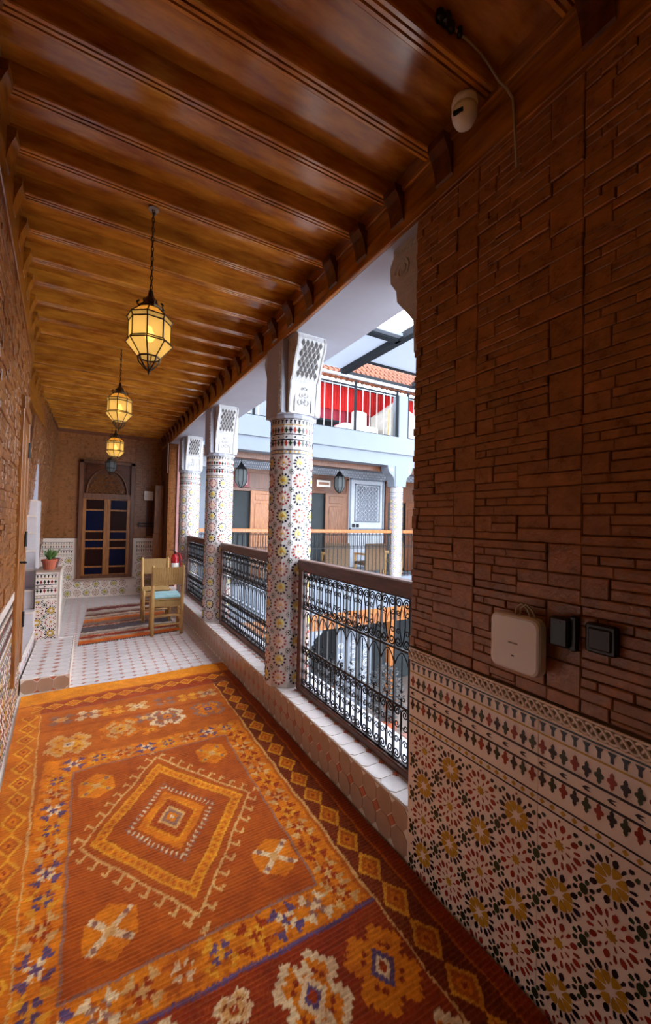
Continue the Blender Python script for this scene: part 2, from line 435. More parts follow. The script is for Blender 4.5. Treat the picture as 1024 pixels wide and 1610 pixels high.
# ------------------------------------------------------------------ left wall (set at a slight angle to the corridor)
me = MB().box(-.32, -.006, -6.2, 1.22, 0, 3.1).mesh('wall_left', MORTAR)
wall_l = struct(link('wall_left', me, None, (-.40, 3.0, 0), (0, 0, math.atan(.05))))
fl = lambda u, v, n: (n-.006, u, v)
MB().box(-.007, -.0005, -6.2, 1.22, 0, .97).build('dado_panel', TILEW, wall_l)
fz2 = lambda u, v, n: (n-.0005, u, v)
zp = MB(); zell_stuff(zp, zell_field(-.6, 1.22, 0, .66, uo=.05, simple=True), fz2); zell_stuff(zp, [o for o in zell_bands(-.6, .42, .93)], fz2)
zell_lines(-.6, .42, .93, 1.0, fz2, zp); stuff(zp.build('zellige', ZM, wall_l))
MB().box(-.006, .006, -6.2, .42, .935, .985).build('moulding', TILEW, wall_l)
DOORY0, DOORY1 = .42, 1.08
lay_bricks(wall_l, fl, [(-.9, DOORY0-.005, .985, 3.03), (DOORY1+.005, 1.22, .985, 3.03), (DOORY0-.005, DOORY1+.005, 2.315, 3.03)], 300, uo=.1)

# door in the left wall
door = struct(MB().box(-.004, .012, DOORY0+.06, DOORY1-.06, .36, 2.22).build('door_1', WOOD, None, loc=(-.40, 3.0, 0), rot=(0, 0, math.atan(.05))), 'honey coloured wooden door in the left brick wall beside the steps')
for a, b in ((DOORY0, DOORY0+.075), (DOORY1-.075, DOORY1)): MB().bevbox(-.004, .022, a, b, .34, 2.30).build('door_jamb', WOOD, door)
MB().bevbox(-.004, .028, DOORY0-.005, DOORY1+.005, 2.22, 2.31).build('door_head', WOOD, door)
for a in (.50, .77):
    for z0, z1 in ((.5, 1.2), (1.35, 2.1)): MB().bevbox(.01, .018, a, a+.21, z0, z1, .004).build('door_panel', WOOD, door)
for z in (.62, 1.25, 1.95): MB().tube([(.024, DOORY1-.08, z), (.024, DOORY1-.08, z+.12)], .009, 8).build('hinge', IRON, door)
hd = MB().box(.012, .02, .50, .54, 1.05, 1.22); hd.tube([(.02, .52, 1.17), (.05, .52, 1.17), (.05, .61, 1.16)], .008, 8); hd.build('door_handle', IRON, door)

# ------------------------------------------------------------------ stair opening on the left
TRISE = mat('stair_tile', '#d8cbc9', .3, .06, 12)
st = struct(MB().box(-.452, -.11, 4.22, 5.52, 0, .130).build('stair_landing', GROUT), 'low tiled landing step at the foot of the stairs')
lay_octagons(st, lambda u, v, n: (u, v, .130+n), -.452, -.107, 4.225, 5.49, .115, TILE_OCT, TILE_RUST, 60, cut=.24)
lay_octagons(st, lambda u, v, n: (u, 4.22-n, v), -.452, -.107, .008, .123, .115, TILE_FACE, TILE_RUST, 20, cut=.25)
for (u, v) in ((-.337, .128), (-.222, .128), (-.337, .012), (-.222, .012)):
    MB().prism([(u-.026, v), (u+.026, v), (u, v+(.022 if v < .05 else -.026))], 'y', 4.2165, 4.2195).build('rust_lozenge_tile', TILE_RUST, st)
MB().bevbox(-.112, -.098, 4.215, 5.52, 0, .137, .003).build('edge_strip', TILEW, st)
def stair_step(x0, x1, y0, y1, z0, z1, riser):
    s_ = MB().box(x0, x1, y0, y1, z0, z1).build('stair_step', TRISE, st)
    if riser == 'x':
        MB().bevbox(x1-.01, x1+.008, y0, y1, z1-.02, z1+.004, .003).build('step_nosing', TILEW, s_)
        for k in range(9): MB().prism(poly_reg(4, .017), 'x', x1, x1+.0025).build('rust_lozenge_tile', TILE_RUST, s_, loc=(0, y0+.1+k*.13, (z0+z1)/2+.03))
    else:
        MB().bevbox(x0, x1, y0-.012, y0+.01, z1-.02, z1+.004, .003).build('step_nosing', TILEW, s_)
        for k in range(7): MB().prism(poly_reg(4, .028, 0, 1.3), 'y', y0-.0025, y0).build('rust_lozenge_tile', TILE_RUST, s_, loc=(x1-.05-k*.115, 0, (z0+z1)/2 + (.03 if k % 2 else -.03)))
stair_step(-1.35, -.47, 4.23, 5.36, 0, .262, 'x')
for k in range(7): stair_step(-1.35, -.484-.018*k, 5.36+.2*k, 5.36+.2*(k+1)+(0 if k < 6 else .3), 0, .262+.205*(k+1), 'y')
stw = struct(MB().box(-1.5, -1.35, 4.0, 7.1, 0, 3.1).build('wall_stair_side', PLASTER), 'white plastered side wall of the stairwell')
ste = struct(MB().box(-1.5, -.62, 6.78, 6.9, 0, 2.28).build('wall_stair_end', mat('pale_blue_white_tile', '#c9cad8', .3, .05, 6)), 'white tiled panel at the end of the stairwell')
MB().box(-1.35, -.62, 6.765, 6.78, 2.18, 2.27).build('frieze', CARVED, ste)
ste2 = struct(MB().box(-1.5, -.62, 6.78, 6.95, 2.28, 3.1).build('wall_stair_upper', MORTAR))
stn = struct(MB().box(-1.5, -.80, 4.06, 4.2, .0, 3.1).build('wall_stair_near', MORTAR))
for z in (2.32, 2.5, 2.66): MB().box(-1.35, -.62, 6.755, 6.78, z, z+.07).build('dark_board', VARN_D, ste2)

# far left brick wall, leaning slightly inwards at the top
wl2 = struct(MB().add([(-.80,6.1,0),(-1.0,6.1,0),(-1.0,9,0),(-.80,9,0),(-.58,6.1,3.1),(-1.0,6.1,3.1),(-1.0,9,3.1),(-.52,9,3.1)],
    [(0,3,2,1),(4,5,6,7),(0,1,5,4),(1,2,6,5),(2,3,7,6),(3,0,4,7)]).build('wall_left_far', MORTAR))
def fl2(u, v, n):
    t = v/3.1; k = (u-6.1)/2.9
    return (-.80 + t*((.22)*(1-k)+.28*k) + n, u, v)
lay_bricks(wl2, fl2, (6.1, 8.86, 1.0, 3.02), 0)

# ------------------------------------------------------------------ far wall
wall_f = struct(MB().box(-1.0, 1.45, 8.875, 9.1, 0, 3.1).build('wall_far', MORTAR))
ff = lambda u, v, n: (u, 8.875-n, v)
WX0, WX1, WZ0, WZ1 = -.175, .757, .345, 2.55
lay_bricks(wall_f, ff, [(-1.0, WX0, 1.10, 3.03), (WX1, 1.42, 1.10, 3.03), (WX0, WX1, WZ1, 3.03)], 0)
fzf = lambda u, v, n: (u, 8.866-n, v)
for a, b, c, d in ((-.80, WX0-.03, 0, 1.08), (WX1+.03, 1.42, 0, 1.08), (WX0-.03, WX1+.03, 0, .315)):
    MB().box(a, b, 8.866, 8.876, c, d).build('dado_panel', TILEW, wall_f)
zp = MB()
for r_ in ((-.80, WX0-.04, 0, .75), (WX1+.04, 1.42, 0, .75), (WX0-.04, WX1+.04, 0, .31)):
    for o in ring_field(*r_, .150, -.30, .08): zell_stuff(zp, [o], fzf, .0012 if o[0] == 'cdisc' else .002)
for a, b in ((-.80, WX0-.06), (WX1+.06, 1.42)):
    zell_stuff(zp, zell_bands(a, b, 1.02, .95, .04), fzf); zell_lines(a, b, 1.02, .95, fzf, zp)
stuff(zp.build('zellige', ZM, wall_f))
for a, b in ((-.80, WX0-.0), (WX1+.0, 1.42)): MB().box(a, b, 8.858, 8.868, 1.03, 1.09).build('moulding', TILEW, wall_f)
for a in (WX0-.035, WX1): MB().box(a, a+.035, 8.860, 8.868, .345, 1.03).build('moulding', TILEW, wall_f)
MB().box(WX0-.04, WX1+.04, 8.80, 8.876, .315, .345).build('window_sill', TILE_FACE, wall_f)

# window with coloured panes and a fretwork arch
win = struct(MB().box(WX0+.02, WX1-.02, 8.868, 8.874, WZ0, WZ1).build('window_1', VARN_D), 'tall double wooden window with blue and red panes under a carved arch')
GLB = mat('deep_blue_glass', '#070a26', .3, .2, 3, spec=.12); GLR = mat('dark_red_glass', '#240b07', .3, .2, 3, spec=.12)
for a, b in ((WX0, WX0+.07), (WX1-.07, WX1)): MB().bevbox(a, b, 8.80, 8.872, WZ0, WZ1, .005).build('window_jamb', WOODB, win)
MB().bevbox(WX0, WX1, 8.80, 8.872, WZ1-.06, WZ1, .005).build('window_head', WOODB, win)
MB().bevbox(WX0+.07, WX1-.07, 8.79, 8.872, 1.83, 1.93, .005).build('transom_bar', WOODB, win)
MB().bevbox(WX0+.07, WX1-.07, 8.80, 8.872, WZ0, WZ0+.06, .005).build('window_bottom', WOODB, win)
zs = [.405, .56, .905, 1.06, 1.22, 1.62, 1.83]
xm = (WX0+WX1)/2
for k, (a, b) in enumerate(((WX0+.07, xm+.005), (xm+.005, WX1-.07))):
    lf = MB().bevbox(a, a+.055, 8.81, 8.865, .40, 1.835, .004).build('window_leaf', WOOD, win)
    MB().bevbox(b-.055, b, 8.81, 8.865, .40, 1.835, .004).build('leaf_stile', WOOD, lf)
    for z in zs: MB().bevbox(a+.05, b-.05, 8.815, 8.862, z-.016, z+.016, .003).build('glazing_bar', WOOD, lf)
    for j in range(len(zs)-1): MB().box(a+.05, b-.05, 8.835, 8.842, zs[j]+.012, zs[j+1]-.012).build('pane', GLB if (j + k) % 2 == 0 else GLR, lf)
xc = xm; ar = MB()
A = [(xc+.34*math.cos(t), 1.935+.46*math.sin(t)) for t in np.linspace(0, PI, 25)]
ar.tube([(x, 8.81, z) for x, z in A], .02, 6)
ar.build('arch_moulding', WOODB, win)
sp = MB()
outer = [(WX0+.07, 1.93), (WX0+.07, WZ1-.06), (WX1-.07, WZ1-.06), (WX1-.07, 1.93)]
for i in range(24):
    (x0, z0), (x1, z1) = A[i], A[i+1]
    sp.add([(x0, 8.83, z0), (x1, 8.83, z1), (x1, 8.83, WZ1-.05), (x0, 8.83, WZ1-.05)], [(0, 1, 2, 3)])
sp.build('arch_spandrel', VARN_D, win)
fw = MB()
for i in range(-3, 4):
    for j in range(4):
        cx, cz = xc+i*.09+(.045 if j % 2 else 0), 1.98+j*.085
        if (cx-xc)**2/.32**2 + (cz-1.935)**2/.44**2 < .85:
            fw.tube([(cx+.04*math.cos(t)*(1+.25*math.cos(4*t)), 8.825, cz+.04*math.sin(t)*(1+.25*math.cos(4*t))) for t in np.linspace(0, 2*PI, 17)[:-1]], .007, 4, closed=True)
fw.build('fretwork', WOOD, win)

# brown pier between the far wall and the courtyard
pier = struct(MB().box(1.245, 1.46, 8.0, 8.875, 0, 3.0).build('wall_right_far', MORTAR), 'brown pier at the far end of the gallery')
lay_bricks(pier, lambda u, v, n: (u, 8.0-n, v), (1.245, 1.46, .30, 2.9), 0)
MB().box(1.395, 1.46, 7.965, 8.0, .24, 2.9).build('pier_lit_edge', mat('pink_daylight_tint', '#b5807a', .7, .1, 9), pier)  # pink strip stands for daylight on the pier's front edge

# ------------------------------------------------------------------ ceiling: boards, beams, corbels
ceil = struct(MB().box(-1.6, 1.72, -3, 9.3, 3.20, 3.9).build('ceiling', PLASTER))
XE = 1.238
def xwall(y): return -.40 - .05*(y-3.0) if y < 4.4 else -.60
BY = [1.624 + .2985*k for k in range(-8, 25)]
zb = 3.076
def beam_mesh(x0, x1):
    P = [(0, zb+.10), (0, zb+.002), (-.003, zb), (-.014, zb), (-.0155, zb+.012), (-.0205, zb+.012), (-.022, zb), (-.034, zb), (-.0355, zb+.012), (-.0405, zb+.012), (-.042, zb),
         (-.054, zb), (-.058, zb+.004), (-.064, zb+.07), (-.066, zb+.10)]
    return MB().prism(P[::-1], 'x', x0, x1)
bm_a = beam_mesh(-.62, XE).mesh('ceiling_beam', VARN_X)
cb_r = MB().prism([(0, zb), (-.058, zb), (-.055, zb-.03), (-.034, zb-.062), (-.018, zb-.10), (-.010, zb-.15), (0, zb-.16)], 'y', -.150, -.060).mesh('corbel', VARN_D)
cb_l = MB().prism([(0, zb), (.040, zb), (.038, zb-.03), (.026, zb-.06), (.014, zb-.10), (.008, zb-.14), (0, zb-.15)][::-1], 'y', -.150, -.060).mesh('corbel', VARN_Y)
bd = MB().box(-.70, XE, -.31, 0.0, zb+.080, zb+.105).mesh('ceiling_board', VARN_X)
for y in BY:
    link('ceiling_beam', bm_a, ceil, (0, y, 0)); link('ceiling_board', bd, ceil, (0, y, 0))
    (link('corbel', cb_r, ceil, (XE, y, 0)) if abs(y-1.027) > .02 else None); link('corbel', cb_l, ceil, (xwall(y)+.018, y, 0))
fas = MB().bevbox(XE-.002, XR+.004, -.9, 8.88, 2.873, 3.19, .004).build('fascia_board', VARN_Y, ceil)
MB().bevbox(XE-.016, XE, -.9, 8.88, zb-.025, zb, .004).build('fascia_moulding', VARN_Y, ceil)
fl_ = MB().bevbox(-.012, .018, -6.1, 1.23, 2.80, 3.19, .004).build('fascia_board', VARN_Y, ceil, loc=(-.40, 3.0, 0), rot=(0, 0, math.atan(.05)))
MB().box(-.68, -.575, 4.38, 8.88, 2.72, 3.19).build('fascia_board', VARN_Y, ceil)
MB().box(-1.5, -.60, 4.0, 7.0, 3.02, 3.05).build('stair_soffit', VARN_D, ceil)

struct(MB().box(-1.0, 1.7, -3.2, -3.0, 0, 3.2).build('wall_back_light_block', PLASTER))  # unseen end wall, added so daylight stays out of the near gallery
# white beam over the columns and the terrace parapet above it
beam = struct(MB().box(XR+.004, 1.72, 1.40, 9.1, 2.875, 3.20).build('trim_2', PLASTER), 'white plastered beam above the columns')

# ------------------------------------------------------------------ kerb under the railings
kerb = struct(MB().box(XR+.004, 1.45, 1.40, 8.0, -.3, .238).build('trim_1', GROUT), 'tiled kerb along the courtyard edge')
lay_octagons(kerb, lambda u, v, n: (XR+.004-n, u, v), 1.40, 7.955, .008, .238, .115, TILE_FACE, TILE_RUST, 140, both=True, cut=.27, t=.0035)
lay_octagons(kerb, lambda u, v, n: (u, v, .238+n), XR+.006, 1.60, 1.40, 7.955, .115, TILE_OCT, TILE_RUST, 140, both=True, cut=.20, t=.0035, keep=lambda u, v: u < 1.45)
MB().tube([(XR+.003, 1.40, .236), (XR+.003, 8.0, .236)], .006, 8).build('kerb_edge_strip', TILE_FACE, kerb)
ledge = struct(MB().box(1.45, 1.64, 1.0, 8.4, -.95, .243).build('trim_3', PLASTER), 'white outer ledge of the gallery')

# ------------------------------------------------------------------ tiled columns with carved capitals
COLS = [(1.392, 2.99), (1.43, 5.21), (1.50, 7.35)]
RC = .172
def col_fn(R):
    ap = R*math.cos(PI/16)
    def fn(u, v, n):
        a = u/R; k = math.floor(a/(PI/8)); d = a-(k+.5)*PI/8
        r = ap/math.cos(d) + n
        return (r*math.cos(a), r*math.sin(a), v)
    return fn
def make_column(name, label, loc, R=RC, z0=.242, zs=2.315, zt=2.875, group=None, fine=True):
    t = thing(name, label, 'column', (loc[0], loc[1], 0), 0, group)
    sh = MB().lathe([(R-.002, z0), (R-.002, zs)], 16).build('shaft', TILEC, t)
    fn = col_fn(R); zp = MB(); circ = 2*PI*R; p = circ/8
    for o in ring_field(0, circ, z0+.005, zs-.312, p, 0, zs-.312-.46*p, 8): zell_stuff(zp, [o], fn, .0012 if o[0] == 'cdisc' else .002)
    zell_stuff(zp, [o for o in zell_bands(0, circ, zs-.035, 1.0, .0337)], fn); zell_lines(0, circ, zs-.035, 1.0, fn, zp, seg=32)
    stuff(zp.build('zellige', ZM, sh))
    MB().lathe([(R+.004, zs-.03), (R+.010, zs-.015), (R+.006, zs+.004)], 16).build('necking', PLASTER, t)
    # capital: plain block with carved corbels swelling along the beam
    w = .165; h = zt-zs
    blk = MB().box(-w, w, -w*.94, w*.94, zs, zt).build('capital_block', PLASTER, t)
    for s in (-1, 1):
        prof = [(0, 0), (.03, 0), (.032, .10*h/.56), (.05, .2), (.045, .235), (.075, .27), (.10, .36), (.125, .42), (.155, .47), (.165, .52), (.155, .55), (.155, h), (0, h)]
        yb = w*.94
        c = MB().prism([(s*(yb+a), zs+b) for a, b in (prof if s > 0 else prof[::-1])], 'x', -.118, .118).build('capital_corbel', CARVED, t)
        fr_ = MB()
        for x in (-.112, .112):
            fr_.tube([(x, s*(yb+a), zs+b) for a, b in prof[1:11]], .010, 5)
        # shade of carved hollows painted as small dark lobes laid on the face
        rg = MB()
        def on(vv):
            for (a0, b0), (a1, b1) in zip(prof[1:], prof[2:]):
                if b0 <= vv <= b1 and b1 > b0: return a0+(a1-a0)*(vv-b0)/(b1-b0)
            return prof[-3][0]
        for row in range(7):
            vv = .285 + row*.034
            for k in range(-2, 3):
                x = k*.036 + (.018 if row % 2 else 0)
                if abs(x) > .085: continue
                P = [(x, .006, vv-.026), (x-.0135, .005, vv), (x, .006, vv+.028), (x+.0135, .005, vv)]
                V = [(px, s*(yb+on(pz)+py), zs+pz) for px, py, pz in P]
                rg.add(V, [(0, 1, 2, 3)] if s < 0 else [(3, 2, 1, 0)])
        rg.build('hollow_shade', CARVSHADE, c)
        le = MB()
        for vv, r in ((.075, .035), (.13, .028), (.18, .018)):
            for k in range(3):
                a0 = PI/2 + (k-1)*.95
                le.tube([(r*.9*math.cos(a0)+r*.55*math.cos(q), s*(yb+on(vv)+.004), zs+vv+r*.6*math.sin(a0)+r*.55*math.sin(q)) for q in np.linspace(0, 2*PI, 11)[:-1]], .004, 4, closed=True)
        le.tube([(x, s*(yb+.036), zs+z) for x, z in ((-.07, .015), (-.07, .14), (-.045, .19), (0, .235), (.045, .19), (.07, .14), (.07, .015))], .006, 5)
        le.build('leaf_relief', CARVED, c); fr_.build('edge_roll', CARVED, c)
        for x in (-1, 1):
            MB().tube([(x*.122, s*(yb+.10+.034*math.cos(q)*(1-q/14)), zs+.45+.034*math.sin(q)*(1-q/14)) for q in np.linspace(0, 11, 40)], .005, 4).build('side_scroll', CARVED, c)
    for x in (-1, 1):
        st_ = MB().box(x*w-(.004 if x > 0 else .006), x*w+(.006 if x > 0 else .004), -w*.9, -w*.62, zs+.02, zt-.06)
        for k in range(12): st_.tube([(x*(w+.008), -w*.76-.014, zs+.05+k*.038), (x*(w+.012), -w*.76, zs+.065+k*.038), (x*(w+.008), -w*.76+.014, zs+.05+k*.038)], .0045, 4)
        st_.build('carved_strip', CARVED, t)
    return t
LB = ['nearest tiled column, standing between the two closest railings', 'second tiled column along the kerb, between two scroll railings', 'farthest tiled column, beside the red fire extinguisher']
col0 = make_column('tiled_column', LB[0], COLS[0], group='tiled columns along the courtyard')
for k in (1, 2):
    c = copy_tree(col0); c.location = (COLS[k][0], COLS[k][1], 0); c['label'] = LB[k]
# the corbel on the end of the near wall
cw = thing('wall_corbel', 'carved plaster corbel fixed to the end of the dark brick wall', 'corbel', (1.47, 1.402, 0))
pr_ = [(0, 2.28), (.06, 2.30), (.07, 2.46), (.12, 2.52), (.19, 2.60), (.20, 2.66), (.245, 2.72), (.25, 2.80), (.225, 2.84), (.225, 2.875), (0, 2.875)]
MB().prism([(a, b) for a, b in pr_], 'x', -.17, .17).build('corbel_body', CARVED, cw)
for x in (-1, 1):
    MB().tube([(x*.172, .15+.055*math.cos(q)*(1-q/15), 2.745+.055*math.sin(q)*(1-q/15)) for q in np.linspace(0, 12, 50)], .007, 5).build('rosette_scroll', CARVED, cw)
    for k in range(7): MB().tube([(x*.172, .06+.024*k, 2.845), (x*.172, .072+.024*k, 2.832)], .005, 4).build('bead', CARVED, cw)
    MB().box(x*.17-.006, x*.17+.006, 0, .055, 2.30, 2.86).build('carved_strip', CARVED, cw)

# ------------------------------------------------------------------ railings
def spiral(cx, cz, r, a0, turns, sgn, n=22):
    return [(cx + r*(1-.82*t)*math.cos(a0+sgn*turns*2*PI*t), cz + r*(1-.82*t)*math.sin(a0+sgn*turns*2*PI*t)) for t in np.linspace(0, 1, n)]
def curl(b, h, sy, sz):
    """spiral curl near a bay corner, from its inner side inwards; sy, sz pick the corner"""
    r = .46*b; cy = .53*b; zc = h/2-r-.002
    return [(sy*(cy + r*(1-.8*t)*math.cos(PI-3.2*PI*t)), sz*(zc + r*(1-.8*t)*math.sin(PI-3.2*PI*t))) for t in np.linspace(0, 1, 24)], sy*(cy-r), zc
def scroll_mesh(name, bay, h):
    """two C scrolls back to back"""
    m_ = MB(); b = bay/2
    for s in (-1, 1):
        up, y0, zc = curl(b, h, s, 1); dn = curl(b, h, s, -1)[0]
        sp_ = [(y0 + s*.30*b*math.cos(PI/2*z/zc), z) for z in np.linspace(zc*.85, -zc*.85, 9)]
        m_.tube([(0, y, z) for y, z in up[::-1] + sp_ + dn], .0044, 4)
        for q in (-1, 1):   # small inner curls off the waist
            m_.tube([(.001, s*(.60*b + .30*b*(1-.75*t)*math.cos(PI-2.4*PI*t)), q*(.19*h - .30*b*(1-.75*t)*math.sin(PI-2.4*PI*t))) for t in np.linspace(0, 1, 16)], .0036, 4)
    return m_.mesh(name, IRON)
def lower_mesh(bay, h):
    """two S scrolls crossing in the middle of the bay"""
    m_ = MB(); b = bay/2
    for s in (-1, 1):
        up = curl(b, h, s, 1)[0]; dn = curl(b, h, -s, -1)[0]
        m_.tube([(s*.001, y, z) for y, z in up[::-1] + [(s*.08*b, h*.10), (0, 0), (-s*.08*b, -h*.10)] + dn], .0044, 4)
        for q in (-1, 1):
            m_.tube([(.001, s*(.58*b + .34*b*(1-.75*t)*math.cos(PI-2.4*PI*t)), q*(.15*h - .34*b*(1-.75*t)*math.sin(PI-2.4*PI*t))) for t in np.linspace(0, 1, 16)], .0036, 4)
    return m_.mesh('lower_scroll', IRON)
def arch_mesh(bay, h):
    m_ = MB(); b = bay/2
    m_.tube([(0, -b+b*t, h/2-.012-(1-t)**2*.075) for t in np.linspace(0, 1, 10)] + [(0, b*t, h/2-.012-t**2*.075) for t in np.linspace(.1, 1, 10)], .004, 4)
    for s in (-1, 1):
        m_.tube([(0, y, z) for y, z in spiral(s*.017, -h/2+.035, .015, PI if s > 0 else 0, 1.0, s, 14)], .003, 4)
        m_.tube([(0, s*.003, -h/2), (0, s*.003, -h/2+.035)], .003, 4)
    m_.tube([(0, 0, h/2-.02), (0, 0, -h/2+.06)], .004, 4); m_.tube([(0, -.012, -h/2+.075), (0, 0, -h/2+.06), (0, .012, -h/2+.075)], .003, 4)
    return m_.mesh('arch_bar', IRON)
LV = (.285, .567, .85, 1.12)
def make_railing(label, x, y0, y1, group, nb, axis_rot=0.0):
    t = thing('gallery_railing', label, 'railing', (x, 0, 0), 0, group)
    MB().bevbox(-.035, .035, y0, y1, 1.128, 1.212, .008).build('top_rail', RAILW, t)
    MB().bevbox(-.026, .026, y0+.05, y1-.05, .243, .282, .006).build('bottom_rail', RAILW, t)
    for a in (y0, y1-.055): MB().bevbox(-.028, .028, a, a+.055, .243, 1.13, .006).build('post', RAILW, t)
    a, b = y0+.055, y1-.055; bay = (b-a)/nb
    for z in LV[1:3]: MB().box(-.006, .006, a, b, z-.006, z+.006).build('cross_bar', IRON, t)
    for z in (LV[0], LV[3]): MB().box(-.005, .005, a, b, z-.004, z+.004).build('edge_bar', IRON, t)
    bar = MB().box(-.0055, .0055, -.0055, .0055, LV[0], LV[3]).mesh('bar', IRON)
    up = scroll_mesh('upper_scroll', bay, LV[3]-LV[2]-.012); lo = lower_mesh(bay, LV[1]-LV[0]-.012); mi = arch_mesh(bay, LV[2]-LV[1]-.01)
    for k in range(nb+1): link('bar', bar, t, (0, a+bay*k, 0))
    for k in range(nb):
        yc = a+bay*(k+.5)
        link('upper_scroll', up, t, (0, yc, (LV[2]+LV[3])/2)); link('lower_scroll', lo, t, (0, yc, (LV[0]+LV[1])/2)); link('arch_bar', mi, t, (0, yc, (LV[1]+LV[2])/2))
    return t
GR = 'wood framed iron railings along the gallery'
make_railing('nearest iron scroll railing, between the dark brick wall and the first column', 1.41, 1.405, 2.80, GR, 11)
make_railing('middle iron scroll railing, between the first and second tiled columns', 1.44, 3.20, 5.02, GR, 15)
make_railing('far iron scroll railing, between the second and third tiled columns', 1.475, 5.40, 7.16, GR, 15)

# ------------------------------------------------------------------ big carpet: knots coloured one by one
def paint_rug(X, Y):
    c = {k: np.array(lin(v)[:3]) for k, v in dict(rust='#b85812', field='#aa4a12', org='#d8761a', yel='#e09a40', cream='#e6c498', pur='#5a4468', red='#9c3414', dark='#722612', hem='#e58a1a', plum='#94685a', low='#8e3018', tan='#d8a468').items()}
    n = X.shape; A = np.empty(n + (3,)); A[:] = c['rust']
    def put(mask, col): A[mask] = c[col]
    xl = -.262 + .047*(3.7-Y); xr = np.full(n, 1.022) + .0*Y; yt = 3.74 + .03*(X-.4)
    # side borders and far border with chains of lozenges
    inn = (X > xl) & (X < xr) & (Y < yt)
    put(~inn, 'red')
    put((X <= xl-.005), 'org'); A[(X <= xl)] = A[(X <= xl)]*.55 + c['rust']*.45
    put(X > xr, 'dark'); put(X > 1.175, 'low')
    def chain(u, v, p, hw, hl, mask):
        d = np.abs((v/p) % 1 - .5)*p/hl + np.abs(u)/hw
        put(mask & (d < 1.0), 'yel'); put(mask & (d < .72), 'rust'); put(mask & (d < .42), 'org'); put(mask & (d < .18), 'red')
    cf = 3.875 + .06*(X-.4)
    chain(Y-cf, X, .125, .062, .066, (Y > yt) & (X > -.33) & (X < 1.17))
    chain(X-1.098, Y, .172, .058, .085, (X > xr) & (Y < 3.76))
    chain(X-(xl-.068), Y, .172, .056, .088, (X < xl-.002) & (Y < 3.72))
    put((Y > cf+.105), 'hem'); put((np.abs(Y-cf-.10) < .012), 'rust')
    put((np.abs(Y-yt) < .008) & (X > xl) & (X < 1.18), 'plum')
    put((np.abs(X-xr) < .007) & (Y < yt), 'tan'); put((np.abs(X-xl) < .006) & (Y < yt), 'tan')
    put((np.abs(X-1.178) < .005), 'rust')
    # far panel with two rows of flowers
    def stamp(cx, cy, w, h, bm, pal):
        rws = len(bm); cl = len(bm[0])
        u = np.floor((X-cx)/w*cl + cl/2).astype(int); v = np.floor((Y-cy)/h*rws + rws/2).astype(int)
        ok = (u >= 0) & (u < cl) & (v >= 0) & (v < rws)
        arr = np.array([[ord(ch) for ch in r] for r in bm])
        val = np.zeros(n, int); val[ok] = arr[v[ok], u[ok]]
        for ch, col in pal.items(): put(ok & (val == ord(ch)), col)
    FL = ["...aa...aa...", "..aaba.abaa..", ".aabbaaabbaa.", "aabb.aba.bbaa", "aab.bbbbb.baa", ".aabbcccbbaa.", "..abbcdcbba..", ".aabbcccbbaa.", "aab.bbbbb.baa", "aabb.aba.bbaa", ".aabbaaabbaa.", "..aaba.abaa..", "...aa...aa..."]
    ST = ["..a...a..", ".aa...aa.", "aaab.baaa", "..bbabb..", "...aaa...", "..bbabb..", "aaab.baaa", ".aa...aa.", "..a...a.."]
    SM = [".aa...aa.", "aaaa.aaaa", ".aabbbaa.", "..bbcbb..", ".aabbbaa.", "aaaa.aaaa", ".aa...aa."]
    put(inn & (Y > 2.99), 'rust'); put(inn & (Y > 3.40) & (Y < 3.44), 'field')
    for k, (x, pal) in enumerate(((-.13, dict(a='plum', b='tan', c='org')), (.04, dict(a='cream', b='plum', c='org')), (.20, dict(a='yel', b='org', c='red')), (.38, dict(a='tan', b='cream', c='plum')), (.58, dict(a='plum', b='rust', c='tan')), (.76, dict(a='yel', b='org', c='plum')), (.92, dict(a='tan', b='plum', c='cream')))):
        stamp(x, 3.565, .16, .15, SM, pal)
    for x, y, w_, h_, pal in ((-.07, 3.17, .26, .30, dict(a='tan', b='yel', c='cream', d='pur')), (.24, 3.24, .26, .28, dict(a='org', b='tan', c='yel', d='red')), (.55, 3.27, .25, .27, dict(a='cream', b='plum', c='org', d='pur')), (.855, 3.27, .25, .25, dict(a='plum', b='org', c='pur', d='yel'))):
        stamp(x, y, w_, h_, FL, pal)
    stamp(.40, 3.33, .12, .13, SM, dict(a='plum', b='tan', c='org')); stamp(.42, 3.13, .12, .1, SM, dict(a='org', b='yel', c='red'))
    # patterned frame round the field
    fx0, fx1, fy0, fy1 = -.035, .855, 1.495, 2.81
    fr_ = inn & (X > fx0-.155) & (X < 1.0) & (Y > 1.335) & (Y < 2.985)
    put(fr_, 'org')
    pals = [dict(a='cream', b='plum'), dict(a='pur', b='cream'), dict(a='red', b='yel'), dict(a='yel', b='pur'), dict(a='rust', b='cream'), dict(a='tan', b='red')]
    for k in range(8): stamp(-.03 + .132*k, 2.90, .125, .135, ST, pals[(k*2+1) % 6])
    for k in range(9): stamp(-.05 + .122*k, 1.415, .128, .135, ST, pals[(k*5+1) % 6])
    for k in range(10):
        stamp(.925, 2.76-.138*k, .115, .142, ST, pals[(k*3+2) % 6]); stamp(-.108, 2.76-.138*k, .115, .142, ST, pals[(k*2+3) % 6])
    u = np.floor(X/.018).astype(int); v = np.floor(Y/.018).astype(int)
    hsh = ((u*73856093) ^ (v*19349663)) % 11
    put(fr_ & (hsh == 0), 'rust')
    fld = (X > fx0) & (X < fx1) & (Y > fy0) & (Y < fy1)
    put(fld, 'field')
    edge = ((np.abs(X-fx0) < .005) | (np.abs(X-fx1) < .005)) & (Y > fy0) & (Y < fy1) | ((np.abs(Y-fy0) < .006) | (np.abs(Y-fy1) < .006)) & (X > fx0) & (X < fx1)
    put(edge, 'plum')
    # lozenge
    dx, dy = X-.405, Y-2.165
